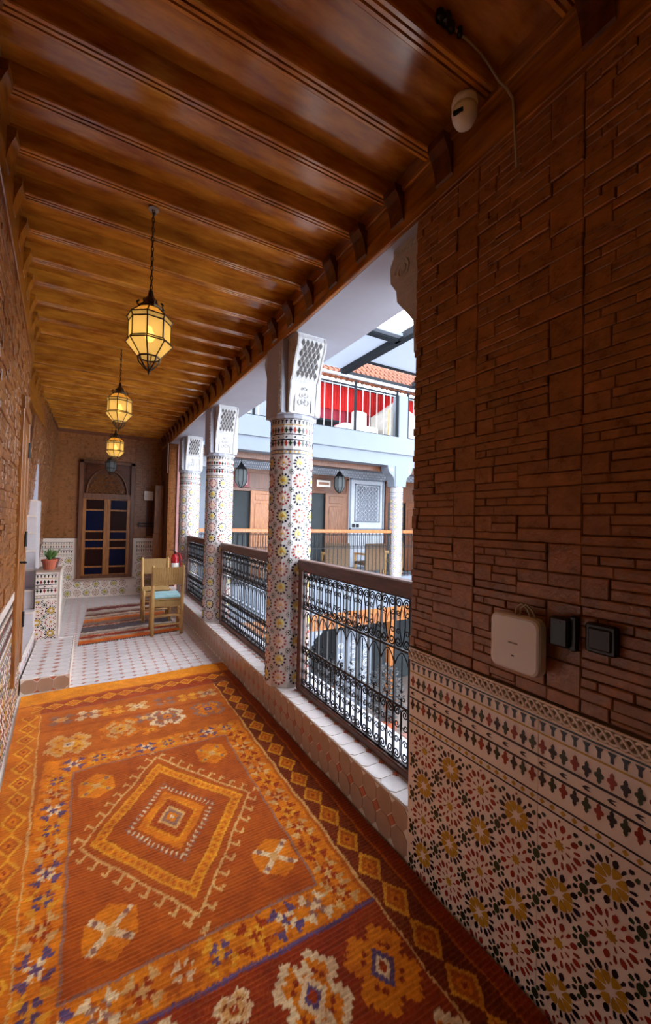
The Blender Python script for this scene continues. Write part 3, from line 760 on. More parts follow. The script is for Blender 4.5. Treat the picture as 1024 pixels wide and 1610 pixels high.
    def dd(a, b): return np.abs(dx)/a + np.abs(dy)/b
    d = dd(.395, .58); tt = (np.abs(dx)/.395 - np.abs(dy)/.58)*4.5 + np.where(dx*dy > 0, .3, .0)
    f = tt % 1
    put(fld & (d > 1.0) & (d < 1.16) & (f < .17), 'tan'); put(fld & (d > 1.125) & (d < 1.16) & (f < .46), 'tan')
    put((d < 1.022), 'tan'); put((d < .985), 'field')
    d2 = dd(.36, .505); put(d2 < 1.0, 'yel'); g = ((np.abs(dx)/.36 - np.abs(dy)/.505)*9) % 1
    put((d2 > .86) & (d2 < .965) & (g > .16), 'org'); put((d2 > .89) & (d2 < .935) & (g > .4) & (g < .75), 'rust'); put(d2 < .825, 'field')
    d3 = dd(.218, .305); g = ((np.abs(dx)/.218 - np.abs(dy)/.305)*7) % 1
    put((d3 < 1.0) & (g < .55), 'plum'); put((d3 < .95) & (g > .1) & (g < .45), 'cream'); put(d3 < .83, 'field')
    d4 = dd(.16, .225); put(d4 < 1.0, 'org'); g = ((np.abs(dx)/.16 - np.abs(dy)/.225)*6) % 1
    put((d4 < .78) & (g < .5), 'yel'); put(d4 < .68, 'field'); put((d4 < .62) & (g > .5), 'red')
    d5 = dd(.068, .095); put(d5 < 1.0, 'tan'); put(d5 < .75, 'plum'); put(d5 < .45, 'org'); put(d5 < .18, 'cream')
    # four hexagon motifs in the corners of the field
    for cx, cy in ((.72, 2.645), (.082, 2.61), (.757, 1.70), (.113, 1.68)):
        ex, ey = np.abs(X-cx), np.abs(Y-cy); hx = (ex < .088) & (ey/.118 + ex/.17 < 1.0)
        put(hx, 'org'); put(hx & (np.abs(ex/.088-ey/.085) < .20), 'cream' if cy < 2 else 'yel'); put(hx & (ex < .018) & (ey < .022), 'tan')
        put(hx & (np.abs(ex-.052) < .010) & (np.abs(ey-.052) < .012), 'plum')
    # near section: wine red with large flowers
    lowm = inn & (Y < 1.335); put(lowm, 'low'); put(lowm & (Y > 1.318), 'pur')
    for cx, cy, pal in ((.655, 1.15, dict(a='cream', b='org', c='cream', d='pur')), (.90, 1.115, dict(a='org', b='org', c='pur', d='cream')), (.425, 1.235, dict(a='cream', b='tan', c='red', d='cream')), (.19, 1.17, dict(a='cream', b='org', c='plum', d='pur')), (.66, .80, dict(a='org', b='pur', c='cream', d='red')), (.40, .85, dict(a='cream', b='org', c='pur', d='cream')), (.92, .80, dict(a='cream', b='org', c='plum', d='pur'))):
        small = cx == .425
        stamp(cx, cy, .12 if small else .225, .10 if small else .27, FL, pal)
        if not small:
            q = np.abs(X-cx)/.05 + np.abs(Y-cy)/.07; put(q < 1.0, 'cream' if pal['a'] == 'cream' else 'pur'); put(q < .6, 'pur' if pal['a'] == 'cream' else 'cream'); put((q < .35), 'red')
    return np.clip(A, 0, 1)
step = .0055
xs = np.arange(-.47, 1.2501, step); ys = np.arange(-.35, 4.215, step)
GX, GY = np.meshgrid(xs, ys)
wl = -.40-.05*(GY-3.0)
lx = np.maximum(wl+.022, -.47)
RX = np.where(GX < lx, lx, GX)
RY = GY + .045*(GX-.4)*np.clip((GY-3.4)/.8, 0, 1)
rip = .004*np.sin(GY*5.2+GX*2.0)*np.sin(GX*4.1+1.0) + .003*np.sin(GY*11+3*np.sin(GX*3))
pile = .0018*np.sin(GY*2*PI/.0165) + .0012*np.random.rand(*GX.shape)
Z = .014 + rip + pile
Z += .012*np.exp(-((GX+.20-.03*(GY-2))/.03)**2)*np.clip((3.6-GY)/.5, 0, 1)*np.clip((GY-.5)/.5, 0, 1)*.6
Z = np.maximum(Z, .005)
R_, S_ = GX.shape
co_ = np.stack([RX, RY, Z], -1).reshape(-1, 3)
jx = np.repeat(np.random.randn(R_, S_//4+1)*.0014, 4, axis=1)[:, :S_] + .003*np.sin(GY*31+GX*7)
jy = np.repeat(np.random.randn(R_//3+1, S_)*.0016, 3, axis=0)[:R_] + .003*np.sin(GX*27+GY*3)
colr = paint_rug(GX+jx, RY+jy)
wear = np.clip(np.random.rand(R_, S_)*1.2-.75 + .18*np.sin(GX*9+2*np.sin(GY*4))*np.sin(GY*6), 0, .4)[..., None]   # worn pile lets the rust ground show
colr = (colr*(1-wear) + np.array(lin('#a8541c')[:3])*wear).reshape(-1, 3)
idx = np.arange(R_*S_).reshape(R_, S_)
quads = np.stack([idx[:-1, :-1], idx[:-1, 1:], idx[1:, 1:], idx[1:, :-1]], -1).reshape(-1, 4)
# skirt down to the floor
bd_ = np.concatenate([idx[0, :], idx[1:, -1], idx[-1, ::-1][1:], idx[::-1, 0][1:-1]])
sk = co_[bd_].copy(); sk[:, 2] = .001
nv = len(co_); co_ = np.concatenate([co_, sk]); colr = np.concatenate([colr, colr[bd_]*.8]); kb = len(bd_)
sq = np.stack([bd_, nv+np.arange(kb), nv+(np.arange(kb)+1) % kb, np.roll(bd_, -1)], -1)
quads = np.concatenate([quads, sq])
me = bpy.data.meshes.new('carpet'); me.vertices.add(len(co_)); me.vertices.foreach_set('co', co_.ravel())
me.loops.add(quads.size); me.loops.foreach_set('vertex_index', quads.ravel().astype(np.int32))
me.polygons.add(len(quads)); me.polygons.foreach_set('loop_start', (np.arange(len(quads))*4).astype(np.int32))
me.update(calc_edges=True); me.validate()
at = me.color_attributes.new('wool', 'FLOAT_COLOR', 'POINT')
at.data.foreach_set('color', np.concatenate([colr, np.ones((len(colr), 1))], 1).ravel().astype(np.float32))
me.polygons.foreach_set('use_smooth', [True]*len(me.polygons))
def wool_mat(name, sheen=.3):
    mt = mat(name, '#a3521a', .92, .0, 1); nt = mt.node_tree; N = nt.nodes; L = nt.links; b = N['Principled BSDF']
    at_ = N.new('ShaderNodeVertexColor'); at_.layer_name = 'wool'
    tc = N.new('ShaderNodeTexCoord'); mp = N.new('ShaderNodeMapping'); mp.inputs['Scale'].default_value = (6, 38, 1)
    nz = N.new('ShaderNodeTexNoise'); nz.inputs['Scale'].default_value = 2.2; nz.inputs['Detail'].default_value = 8; nz.inputs['Roughness'].default_value = .75
    L.new(tc.outputs['Object'], mp.inputs['Vector']); L.new(mp.outputs[0], nz.inputs['Vector'])
    mr = N.new('ShaderNodeMapRange'); mr.inputs['From Min'].default_value = .3; mr.inputs['From Max'].default_value = .7; mr.inputs['To Min'].default_value = .62; mr.inputs['To Max'].default_value = 1.3
    L.new(nz.outputs['Fac'], mr.inputs['Value'])
    hs = N.new('ShaderNodeHueSaturation'); hs.inputs['Saturation'].default_value = 1.05; L.new(mr.outputs[0], hs.inputs['Value']); L.new(at_.outputs['Color'], hs.inputs['Color'])
    n2 = N.new('ShaderNodeTexNoise'); n2.inputs['Scale'].default_value = 5.5; n2.inputs['Detail'].default_value = 6; n2.inputs['Roughness'].default_value = .7; L.new(tc.outputs['Object'], n2.inputs['Vector'])
    r2 = N.new('ShaderNodeValToRGB'); r2.color_ramp.elements[0].position = .36; r2.color_ramp.elements[0].color = (.66, .48, .42, 1); r2.color_ramp.elements[1].position = .60; r2.color_ramp.elements[1].color = (1.0, 1.0, 1.0, 1)
    L.new(n2.outputs['Fac'], r2.inputs['Fac']); mx = N.new('ShaderNodeMix'); mx.data_type = 'RGBA'; mx.blend_type = 'MULTIPLY'; mx.inputs[0].default_value = .8
    L.new(hs.outputs[0], mx.inputs[6]); L.new(r2.outputs[0], mx.inputs[7])
    L.new(mx.outputs[2], b.inputs['Base Color']); b.inputs['Specular IOR Level'].default_value = .15
    b.inputs['Sheen Weight'].default_value = sheen; b.inputs['Sheen Roughness'].default_value = .5; b.inputs['Sheen Tint'].default_value = (1, .6, .3, 1)
    return mt
me.materials.append(wool_mat('knotted_wool'))
tag(link('carpet', me), 'large orange and rust knotted carpet with a central lozenge covering the gallery floor', 'carpet')

# small striped kilim beyond it
xs = np.linspace(0, 1, 90); ys = np.linspace(0, 1, 300); U, V = np.meshgrid(xs, ys)
P00, P10, P01, P11 = [np.array(p) for p in ((-.07, 5.56), (1.12, 5.76), (.02, 7.75), (1.05, 7.95))]
B = (P00[None, None]*(1-U[..., None])*(1-V[..., None]) + P10*U[..., None]*(1-V[..., None]) + P01*(1-U[..., None])*V[..., None] + P11*U[..., None]*V[..., None])
kz = .008 + .003*np.sin(V*140) * .3 + .002*np.sin(U*9+V*5)
rs = np.random.RandomState(4)
pal = [lin(h)[:3] for h in ('#b5a392', '#8a2f2c', '#c9b9a6', '#5d4a4a', '#d0753a', '#a8978a', '#6b2430', '#bfae9c', '#7d6b62', '#c45a32', '#4c4650', '#b9a99c')]
edges = np.sort(rs.rand(46)); band = np.searchsorted(edges, V + .006*np.sin(U*23+V*50) + .009*np.random.randn(*U.shape))
cidx = rs.randint(0, 12, 60)
cidx[:10] = [4, 1, 9, 4, 0, 1, 4, 9, 7, 1]
KC = np.array(pal)[cidx[band]]
idx = np.arange(U.size).reshape(U.shape)
quads = np.stack([idx[:-1, :-1], idx[:-1, 1:], idx[1:, 1:], idx[1:, :-1]], -1).reshape(-1, 4)
kv = np.concatenate([B, kz[..., None]], -1).reshape(-1, 3)
me = bpy.data.meshes.new('kilim'); me.from_pydata(kv.tolist(), [], quads.tolist())
at = me.color_attributes.new('wool', 'FLOAT_COLOR', 'POINT'); at.data.foreach_set('color', np.concatenate([KC.reshape(-1, 3), np.ones((U.size, 1))], 1).ravel().astype(np.float32))
me.materials.append(wool_mat('woven_rag', .1)); me.update()
kil = tag(link('kilim', me), 'small striped rag kilim under the two rush chairs', 'rug')
fr_ = MB()
for k in range(60):
    p = P00 + (P10-P00)*(k+.5)/60; fr_.tube([(p[0], p[1], .008), (p[0]+random.uniform(-.006, .006), p[1]-.035, .006)], .004, 4)
fr_.build('fringe', mat('dark_fringe', '#4a3230', .9), kil)

# ------------------------------------------------------------------ lanterns
def pane_mat(name, col, em, tr=.30):
    mt = bpy.data.materials.new(name); mt.use_nodes = True; nt = mt.node_tree; N = nt.nodes; L = nt.links
    for n_ in list(N): N.remove(n_)
    out = N.new('ShaderNodeOutputMaterial'); t1 = N.new('ShaderNodeBsdfTransparent'); t1.inputs[0].default_value = lin(col)
    t2 = N.new('ShaderNodeBsdfTranslucent'); t2.inputs[0].default_value = lin(col); t3 = N.new('ShaderNodeBsdfDiffuse'); t3.inputs[0].default_value = lin(col)
    em_ = N.new('ShaderNodeEmission'); em_.inputs[0].default_value = lin(col); em_.inputs[1].default_value = em
    m1 = N.new('ShaderNodeMixShader'); m1.inputs[0].default_value = .35; L.new(t2.outputs[0], m1.inputs[1]); L.new(t3.outputs[0], m1.inputs[2])
    m2 = N.new('ShaderNodeMixShader'); m2.inputs[0].default_value = tr; L.new(m1.outputs[0], m2.inputs[1]); L.new(t1.outputs[0], m2.inputs[2])
    ad = N.new('ShaderNodeAddShader'); L.new(m2.outputs[0], ad.inputs[0]); L.new(em_.outputs[0], ad.inputs[1]); L.new(ad.outputs[0], out.inputs[0])
    return mt
PANE = pane_mat('frosted_amber_glass', '#9a8450', .07, .20); PANE_OFF = pane_mat('frosted_grey_glass', '#9aa0a0', 0.0)
PANE_TOP = pane_mat('frosted_orange_glass', '#9a7030', .07, .20)
BULB = mat('lit_bulb', '#ffe2b0', .5, emit=('#ffd9a0', 14.0))
def make_lantern(label, loc, hang, lit=True, power=9.0, s=1.0, group='hanging glass lanterns'):
    """eight sided lantern; z = 0 at the widest band, chain up to hang"""
    t = thing('hanging_lantern', label, 'lantern', loc, .16, group)
    RG = [(.058, .150), (.112, .100), (.104, .078), (.104, -.020), (.116, -.034), (.056, -.104)]
    RG = [(r*s, z*s) for r, z in RG]
    def pt(r, k, z): a = PI/8 + k*PI/4; return (r*math.cos(a), r*math.sin(a), z)
    pm = PANE if lit else PANE_OFF
    for (r0, z0), (r1, z1), nm in ((RG[0], RG[1], 'shoulder_pane'), (RG[2], RG[3], 'body_pane'), (RG[4], RG[5], 'lower_pane')):
        mm = (PANE_TOP if nm == 'shoulder_pane' else PANE) if lit else PANE_OFF
        q = [pt(r0, 0, z0), pt(r0, 1, z0), pt(r1, 1, z1), pt(r1, 0, z1)]
        me_ = MB().add(q, [(0, 1, 2, 3)]).mesh(nm, mm)
        for k in range(8): link(nm, me_, t, None, (0, 0, k*PI/4))
    fr_ = MB()
    for r, z in RG: fr_.tube([pt(r, k, z) for k in range(8)], .0035*s, 4, closed=True)
    for k in range(8):
        for (r0, z0), (r1, z1) in zip(RG, RG[1:]): fr_.tube([pt(r0, k, z0), pt(r1, k, z1)], .0038*s, 4)
    fr_.build('frame', BRASS, t)
    for i0, nm in ((1, 'upper_rim'), (3, 'lower_rim')):
        rb = MB()
        for k in range(8): rb.add([pt(RG[i0][0], k, RG[i0][1]), pt(RG[i0][0], k+1, RG[i0][1]), pt(RG[i0+1][0], k+1, RG[i0+1][1]), pt(RG[i0+1][0], k, RG[i0+1][1])], [(0, 1, 2, 3)])
        rb.build(nm, pm, t)
    cp = MB().lathe([(.062*s, .150*s), (.066*s, .160*s), (.040*s, .178*s), (.034*s, .200*s), (.016*s, .222*s), (.012*s, .25*s), (.006*s, .262*s)], 8)
    for k in range(8):
        a = k*PI/4; cp.tube([(.060*s*math.cos(a), .060*s*math.sin(a), .158*s), (.070*s*math.cos(a), .070*s*math.sin(a), .172*s), (.058*s*math.cos(a), .058*s*math.sin(a), .184*s)], .005*s, 4)
    cp.build('crown', BRASS, t)
    pr = MB()
    pr.tube([pt(.056*s, k, -.106*s) for k in range(8)], .005*s, 5, closed=True)
    for k in range(8): pr.tube([pt(.056*s, k, -.104*s), pt(.050*s, k, -.130*s), pt(.024*s, k, -.160*s), (0, 0, -.178*s)], .0042*s, 4)
    pr.lathe([(.004*s, -.172*s), (.008*s, -.180*s), (.002*s, -.198*s)], 6); pr.build('bottom_cage', BRASS, t)
    ch = MB(); z = .258*s; top = hang-loc[2]
    k = 0
    while z < top-.02:
        r = .010; a = PI/2*(k % 2)
        ch.tube([(r*.6*math.cos(q)*math.cos(a), r*.6*math.cos(q)*math.sin(a), z+.014+.017*math.sin(q)) for q in np.linspace(0, 2*PI, 9)[:-1]], .0028, 4, closed=True)
        z += .026; k += 1
    ch.build('chain', BRASS, t)
    hk = MB().lathe([(.028, top-.012), (.024, top-.004), (.020, top)], 10); hk.tube([(0, 0, top-.01), (.012, 0, top-.03), (0, 0, top-.045), (-.008, 0, top-.035)], .004, 5)
    hk.build('ceiling_hook', mat('pale_metal', '#a89c90', .4, metal=.6), t)
    if lit:
        MB().lathe([(.004, -.02), (.018, -.012), (.026, .008), (.022, .026), (.012, .042), (.010, .06)], 12).build('bulb', BULB, t, smooth=True)
        ld = bpy.data.lights.new('lantern_light', 'POINT'); ld.energy = power; ld.color = (1.0, .80, .52); ld.shadow_soft_size = .03
        lo = bpy.data.objects.new('lantern_light', ld); C.objects.link(lo); lo.parent = t; lo.location = (0, 0, .012)
    return t
HG = 3.156
make_lantern('nearest and largest lit amber glass lantern on a chain', (.25, 2.35, 2.452), HG, power=4.5)
make_lantern('second lit lantern, behind the nearest one', (.217, 4.30, 2.497), HG, power=4.5)
make_lantern('third lit lantern, small in the distance below the second', (.283, 6.30, 2.425), HG, power=4.5)
make_lantern('unlit grey lantern hanging before the far arched window', (.312, 8.30, 2.39), HG, lit=False, s=.85)
make_lantern('unseen lantern continuing the row, added over the near end for warm fill light', (.28, .40, 2.46), HG, power=26)  # added out of view as warm fill, brighter than the seen lanterns
make_lantern('unseen lantern continuing the row, added behind the view for warm fill light', (.32, -1.55, 2.46), HG, power=12)  # added out of view for warm fill from behind

# ------------------------------------------------------------------ rush chairs
RUSH = mat('woven_rush', '#b08850', .8, 0.0, 6, (30, 30, 2), col2='#8f6a3c', bump=.5, detail=5)
def make_chair(label, loc, rz, cushion=None):
    """pole chair, back along local -y, seat towards +y"""
    t = thing('rush_chair', label, 'chair', loc, rz, 'pole chairs with woven rush')
    w, d = .175, .36
    for x in (-w, w):
        MB().tube([(x, -.012, 0), (x, 0, .42), (x*1.03, -.03, .86), (x*1.03, -.032, .885)], [.021, .021, .019, .010], 10).build('back_leg', POLE, t, smooth=True)
        MB().tube([(x, d, 0), (x, d, .44), (x, d, .455)], [.021, .021, .012], 10).build('front_leg', POLE, t, smooth=True)
        for z in (.15, .28): MB().tube([(x, 0, z), (x, d, z)], .011, 8).build('side_stretcher', POLE, t, smooth=True)
    for z in (.13, .24): MB().tube([(-w, -.006, z), (w, -.006, z)], .012, 8).build('stretcher', POLE, t, smooth=True)
    for z in (.17, .28): MB().tube([(-w, d, z), (w, d, z)], .011, 8).build('stretcher', POLE, t, smooth=True)
    s_ = MB()
    for k in range(26):
        y = .005 + (d-.01)*k/25
        s_.tube([(-w-.012, y, .435), (-w*.5, y, .448), (0, y, .440), (w*.5, y, .448), (w+.012, y, .435)], .010, 5)
    s_.box(-w, w, .0, d, .36, .43); s_.build('seat', RUSH, t)
    b_ = MB()
    for k in range(30):
        x = -w + 2*w*k/29
        b_.tube([(x, -.030, .635), (x, -.045, .70), (x, -.050, .78), (x, -.045, .862)], .0085, 5)
    b_.box(-w, w, -.040, -.026, .64, .855); b_.build('backrest', RUSH, t)
    if cushion: MB().bevbox(-w+.01, w-.01, .01, d+.02, .449, .495, .016).build('cushion', cushion, t)
    return t
CUSH = mat('pale_turquoise_cloth', '#9cc3c6', .85, .12, 14)
make_chair('nearer rush chair with a pale turquoise cushion, its woven back to us', (.905, 5.585, .0125), -.06, CUSH)
make_chair('rush chair facing us behind the turquoise cushioned one', (.90, 6.72, .0125), PI-.05)

# ------------------------------------------------------------------ tiled plinth and potted plants
pl = thing('tiled_plinth', 'low zellige tiled plinth holding the flower pots on the landing step', 'plinth', (0, 0, .1335))
MB().box(-.485, -.262, 5.50, 5.98, 0, .735).build('plinth_body', TILEW, pl)
MB().bevbox(-.49, -.255, 5.49, 5.985, .735, .752, .004).build('plinth_top', TILE_FACE, pl)
fpl = lambda u, v, n: (u, 5.50-n, v); zp = MB()
zell_stuff(zp, zell_field(-.485, -.285, .0, .43, p=.125, uo=-.335, vo=.06), fpl); zell_stuff(zp, zell_bands(-.485, -.285, .715, .98, .034), fpl); zell_lines(-.485, -.285, .715, .98, fpl, zp)
stuff(zp.build('zellige', ZM, pl))
e_ = MB().box(-.264, -.254, 5.49, 5.98, 0, .735)
for k in range(22): e_.tube([(-.253, 5.49+.0, .03+.03*k), (-.253, 5.53, .06+.03*k)], .004, 4)
e_.build('white_moulding', TILEW, pl)
TERRA = mat('terracotta', '#b4583a', .7, .15, 12, bump=.1); LEAF = mat('green_leaf', '#5c7d3a', .5, .3, 10, rnd=.2); SOIL = mat('potting_soil', '#2b1d14', .95)
def potted(label, loc, r, h, nl, ll, pm):
    t = thing('potted_plant', label, 'plant', loc, random.random()*6)
    pot_ = MB().lathe([(r*.72, 0), (r*.98, h*.78), (r*1.08, h*.78), (r*1.1, h), (r*.98, h), (r*.93, h*.85)], 20).build('pot', pm, t)
    MB().lathe([(.001, h*.86), (r*.93, h*.86)], 16).build('soil', SOIL, pot_)
    for k in range(nl):
        a = random.random()*2*PI; l_ = ll*random.uniform(.6, 1.1); sp_ = random.uniform(.2, .75)
        P = [(math.cos(a)*l_*sp_*q, math.sin(a)*l_*sp_*q, h*.86 + l_*(q-.35*sp_*q*q)) for q in np.linspace(0, 1, 6)]
        wv = Vector((-math.sin(a), math.cos(a), 0)); W = [.004, .008, .010, .008, .005, .0008]
        V = []
        for p_, w_ in zip(P, W): V += [Vector(p_)-wv*w_, Vector(p_)+Vector((0, 0, .0015)), Vector(p_)+wv*w_]
        F = []
        for q in range(5): F += [(q*3, q*3+1, q*3+4, q*3+3), (q*3+1, q*3+2, q*3+5, q*3+4)]
        MB().add(V, F).build('leaf', LEAF, t)
    return t
potted('spiky green plant in the front terracotta pot on the tiled plinth', (-.375, 5.62, .8865), .072, .115, 26, .15, TERRA)
potted('small plant in a dark pot behind the terracotta one on the plinth', (-.35, 5.84, .8865), .06, .11, 16, .15, mat('dark_red_pot', '#5a2a24', .6, .1, 10))

# ------------------------------------------------------------------ fire extinguisher beside the third column
ex = thing('fire_extinguisher', 'red fire extinguisher hanging on the farthest tiled column', 'extinguisher', (1.262, 7.19, .47))
REDP = mat('red_enamel', '#c0131c', .25, .05, 5, coat=.4)
MB().lathe([(.055, 0), (.062, .01), (.062, .36), (.055, .40), (.03, .43), (.022, .44)], 20).build('cylinder', REDP, ex, smooth=True)
valve = MB().lathe([(.018, .44), (.020, .47), (.012, .48)], 12).build('valve', BLACKP, ex)
MB().tube([(0, 0, .475), (-.05, -.03, .505), (-.085, -.05, .50)], .008, 6).build('lever', BLACKP, valve)
MB().tube([(.01, -.02, .455), (.06, -.06, .44), (.085, -.07, .36), (.085, -.055, .15)], .010, 8).build('hose', REDP, ex, smooth=True)
MB().lathe([(.0635, .16), (.0635, .29)], 20, cap=False).build('label_band', WHITEP, ex)
MB().box(.055, .082, .02, .05, .2, .3).build('bracket', IRON, ex)

# ------------------------------------------------------------------ fittings on the right wall
ap = thing('access_point', 'cream square wireless access point mounted on the dark brick wall', 'access point', (1.215, .843, 1.125), 0)
def rounded(hw, hh, r, n=6):
    P = []
    for cx, cz, a0 in ((hw-r, hh-r, 0), (-hw+r, hh-r, PI/2), (-hw+r, -hh+r, PI), (hw-r, -hh+r, 3*PI/2)):
        for k in range(n+1): a = a0+PI/2*k/n; P.append((cx+r*math.cos(a), cz+r*math.sin(a)))
    return P
def pillow(mb, P, x_back, x_front, mi=0):
    n = len(P); V = []
    for sc_, x in ((.90, x_back), (1.0, x_back-.006), (1.0, x_front+.012), (.965, x_front+.004), (.90, x_front)): V += [(x, p[0]*sc_, p[1]*sc_) for p in P]
    F = [tuple(range(n)), tuple(4*n+i for i in range(n-1, -1, -1))]
    for k in range(4):
        for i in range(n): F.append((k*n+(i+1) % n, k*n+i, (k+1)*n+i, (k+1)*n+(i+1) % n))
    mb.add(V, F, mi)
b_ = MB(); pillow(b_, rounded(.0875, .089, .026), .010, -.032); hs_ = b_.build('housing', WHITEP, ap)
lg = MB().box(-.0335, -.0315, -.016, .016, -.001, .003); lg.build('logo_print', mat('grey_print', '#a3978c', .6), hs_)
MB().box(-.0335, -.0315, -.004, .004, -.041, -.037).build('indicator_light', BLACKP, hs_)
for dy in (-.028, -.012):
    MB().tube([(-.008, dy+.02, .085), (-.010, dy+.016, .112), (-.010, dy-.002, .128), (-.008, dy-.02, .114), (-.004, dy-.034, .08), (.0, dy-.038, .03)], .003, 6).build('cable', mat('olive_white_cable', '#a89a78', .5), ap, smooth=True)
pa = thing('power_adapter', 'black power adapter plugged into the brick wall beside the access point', 'adapter', (1.222, .722, 1.190))
MB().bevbox(-.012, .022, -.036, .020, -.045, .042, .006).build('adapter_body', BLACKP, pa); MB().bevbox(.004, .024, -.052, -.030, -.052, .050, .004).build('socket_plate', BLACKP, pa)
MB().box(-.013, -.011, -.014, .006, .026, .032).build('adapter_print', mat('dim_grey_print', '#4c5058', .5), pa)
sw = thing('wall_switch', 'black switch plate on the brick wall, right of the power adapter', 'switch', (1.236, .606, 1.192))
MB().bevbox(-.012, .012, -.040, .040, -.041, .041, .005).build('switch_plate', BLACKP, sw); MB().bevbox(-.018, -.006, -.030, .030, -.030, .030, .004).build('rocker', mat('dark_grey_plastic', '#2a2422', .4), sw)

# dome camera under the ceiling, with its cable
sc_ = thing('security_camera', 'cream dome security camera under the ceiling at the top of the wall', 'camera', (1.165, 1.055, 3.03), -1.1)
MB().lathe([(.046, .044), (.048, .034), (.046, .010)], 20).build('camera_base', WHITEP, sc_, smooth=True)
MB().lathe([(.046, .012), (.047, -.004), (.044, -.022), (.034, -.042), (.018, -.054), (.004, -.057)], 20).build('camera_dome', WHITEP, sc_, smooth=True); dome = [c for c in sc_.children if 'dome' in c.name][0]
MB().box(-.030, .006, -.046, -.036, -.030, -.018).build('lens_slot', BLACKP, dome)
cab = MB().tube([(.99, .952, 3.135), (1.06, .952, 3.137), (1.13, .955, 3.135), (1.185, .958, 3.12), (1.212, .945, 3.075), (1.222, .92, 3.03), (1.230, .90, 2.98), (1.232, .893, 2.87), (1.236, .887, 2.73)], .0045, 6).build('camera_cable', mat('grey_cable', '#a89a84', .5), None, smooth=True)
tag(cab, 'pale cable looping from the dome camera down the brick wall', 'cable')
jb = MB()
for p_, r in (((.93, .95, 3.135), .014), ((.955, .945, 3.133), .016), ((.985, .953, 3.135), .012), ((1.02, .95, 3.137), .010)): jb.lathe([(.002, -.018), (r, -.012), (r, .012), (.002, .018)], 8, p_)
tag(jb.build('cable_connectors', BLACKP), 'bunch of dark cable connectors on the ceiling above the dome camera', 'connectors')

# ------------------------------------------------------------------ things on the far wall
sh = thing('open_shutter', 'honey wooden shutter leaf standing open beside the far window', 'shutter', (1.225, 8.40, 0), .0)
MB().bevbox(-.15, .0, -.02, .03, 1.20, 2.12, .005).build('shutter_frame', WOOD, sh)
for z0, z1 in ((1.27, 1.62), (1.70, 2.05)): MB().bevbox(-.115, -.035, -.028, -.018, z0, z1, .003).build('shutter_panel', WOOD, sh)
MB().tube([(-.02, .005, 2.12), (-.02, .005, 2.20)], .012, 8).build('hinge_pin', BRASS, sh)
MB().bevbox(-.16, .01, -.02, .04, .0, 1.20, .005).build('shutter_post', WOOD, sh)
rc = struct(MB().box(.985, 1.24, 8.845, 8.872, 1.13, 2.0).build('recess_shade_panel', VARN_D), 'flat dark panel standing for the dark recess behind the open shutter')  # flat dark board stands for the shaded recess
bx = thing('wall_box', 'white square box fixed high on the far wall by the shutter', 'box', (1.01, 8.82, 1.93))
MB().bevbox(-.08, .09, -.03, .03, -.09, .09, .006).build('box_body', WHITEP, bx); MB().box(-.06, .07, -.033, -.03, -.07, .07).build('box_lid', WHITEP, bx)
br = thing('wall_rack', 'dark metal rack bar low on the far wall beside the window', 'rack', (.98, 8.82, 1.36))
MB().tube([(-.14, -.02, .02), (.16, -.02, .02)], .012, 6).build('upper_rod', IRON, br); MB().tube([(-.14, -.02, -.03), (.16, -.02, -.03)], .012, 6).build('lower_rod', IRON, br)
for x in (-.13, .14): MB().box(x-.01, x+.01, -.03, .04, -.05, .04).build('bracket', IRON, br)
tl = thing('tube_light', 'thin white vertical tube light on the pier at the far end', 'light', (1.236, 8.04, 2.36))
MB().tube([(0, 0, 0), (0, 0, .5)], .012, 8).build('tube', mat('white_tube', '#eef0f4', .4), tl); MB().box(-.012, .012, -.012, .012, -.03, 0).build('end_cap', WHITEP, tl); MB().box(-.012, .012, -.012, .012, .5, .53).build('end_cap', WHITEP, tl)

# ================================================================== courtyard beyond
YG = 8.4
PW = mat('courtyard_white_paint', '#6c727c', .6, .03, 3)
GRW = mat('grey_white_carved_stucco', '#b4b6bd', .75, .18, 40, bump=.5, bscale=90)
SHADEI = mat('interior_shade', '#2b2f31', .8, .2, 3)  # flat dark colour stands for gloom inside doorways and below the gallery
gf = struct(MB().box(-1, 13, -3, 13, -3.5, -3.3).build('courtyard_floor', mat('brown_grey_courtyard_tile', '#7a6a62', .35, .3, 5)), 'pale courtyard floor one storey below')
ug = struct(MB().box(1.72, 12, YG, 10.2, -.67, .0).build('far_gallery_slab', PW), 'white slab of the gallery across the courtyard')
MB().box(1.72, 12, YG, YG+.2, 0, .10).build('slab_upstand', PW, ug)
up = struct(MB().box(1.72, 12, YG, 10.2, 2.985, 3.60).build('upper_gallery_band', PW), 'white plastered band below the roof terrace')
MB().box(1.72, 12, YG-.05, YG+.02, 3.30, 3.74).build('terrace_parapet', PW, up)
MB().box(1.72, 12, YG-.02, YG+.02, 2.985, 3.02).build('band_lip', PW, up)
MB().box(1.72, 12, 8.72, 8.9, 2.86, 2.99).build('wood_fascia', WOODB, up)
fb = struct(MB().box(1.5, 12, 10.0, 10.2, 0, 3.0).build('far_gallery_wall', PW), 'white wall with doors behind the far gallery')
fz_ = MB().box(1.72, 12, 9.97, 10.0, 2.76, 3.0); fz_.build('stucco_frieze', GRW, fb)
fr_ = MB()
for k in range(120):
    x = 3.0+k*.055
    for j in range(3): fr_.tube([(x+(.0275 if j % 2 else 0)+.026*math.cos(q), 9.968, 2.80+j*.07+.034*math.sin(q)) for q in np.linspace(0, 2*PI, 9)[:-1]], .006, 4, closed=True)
stuff(fr_.build('frieze_relief', PW, fb))
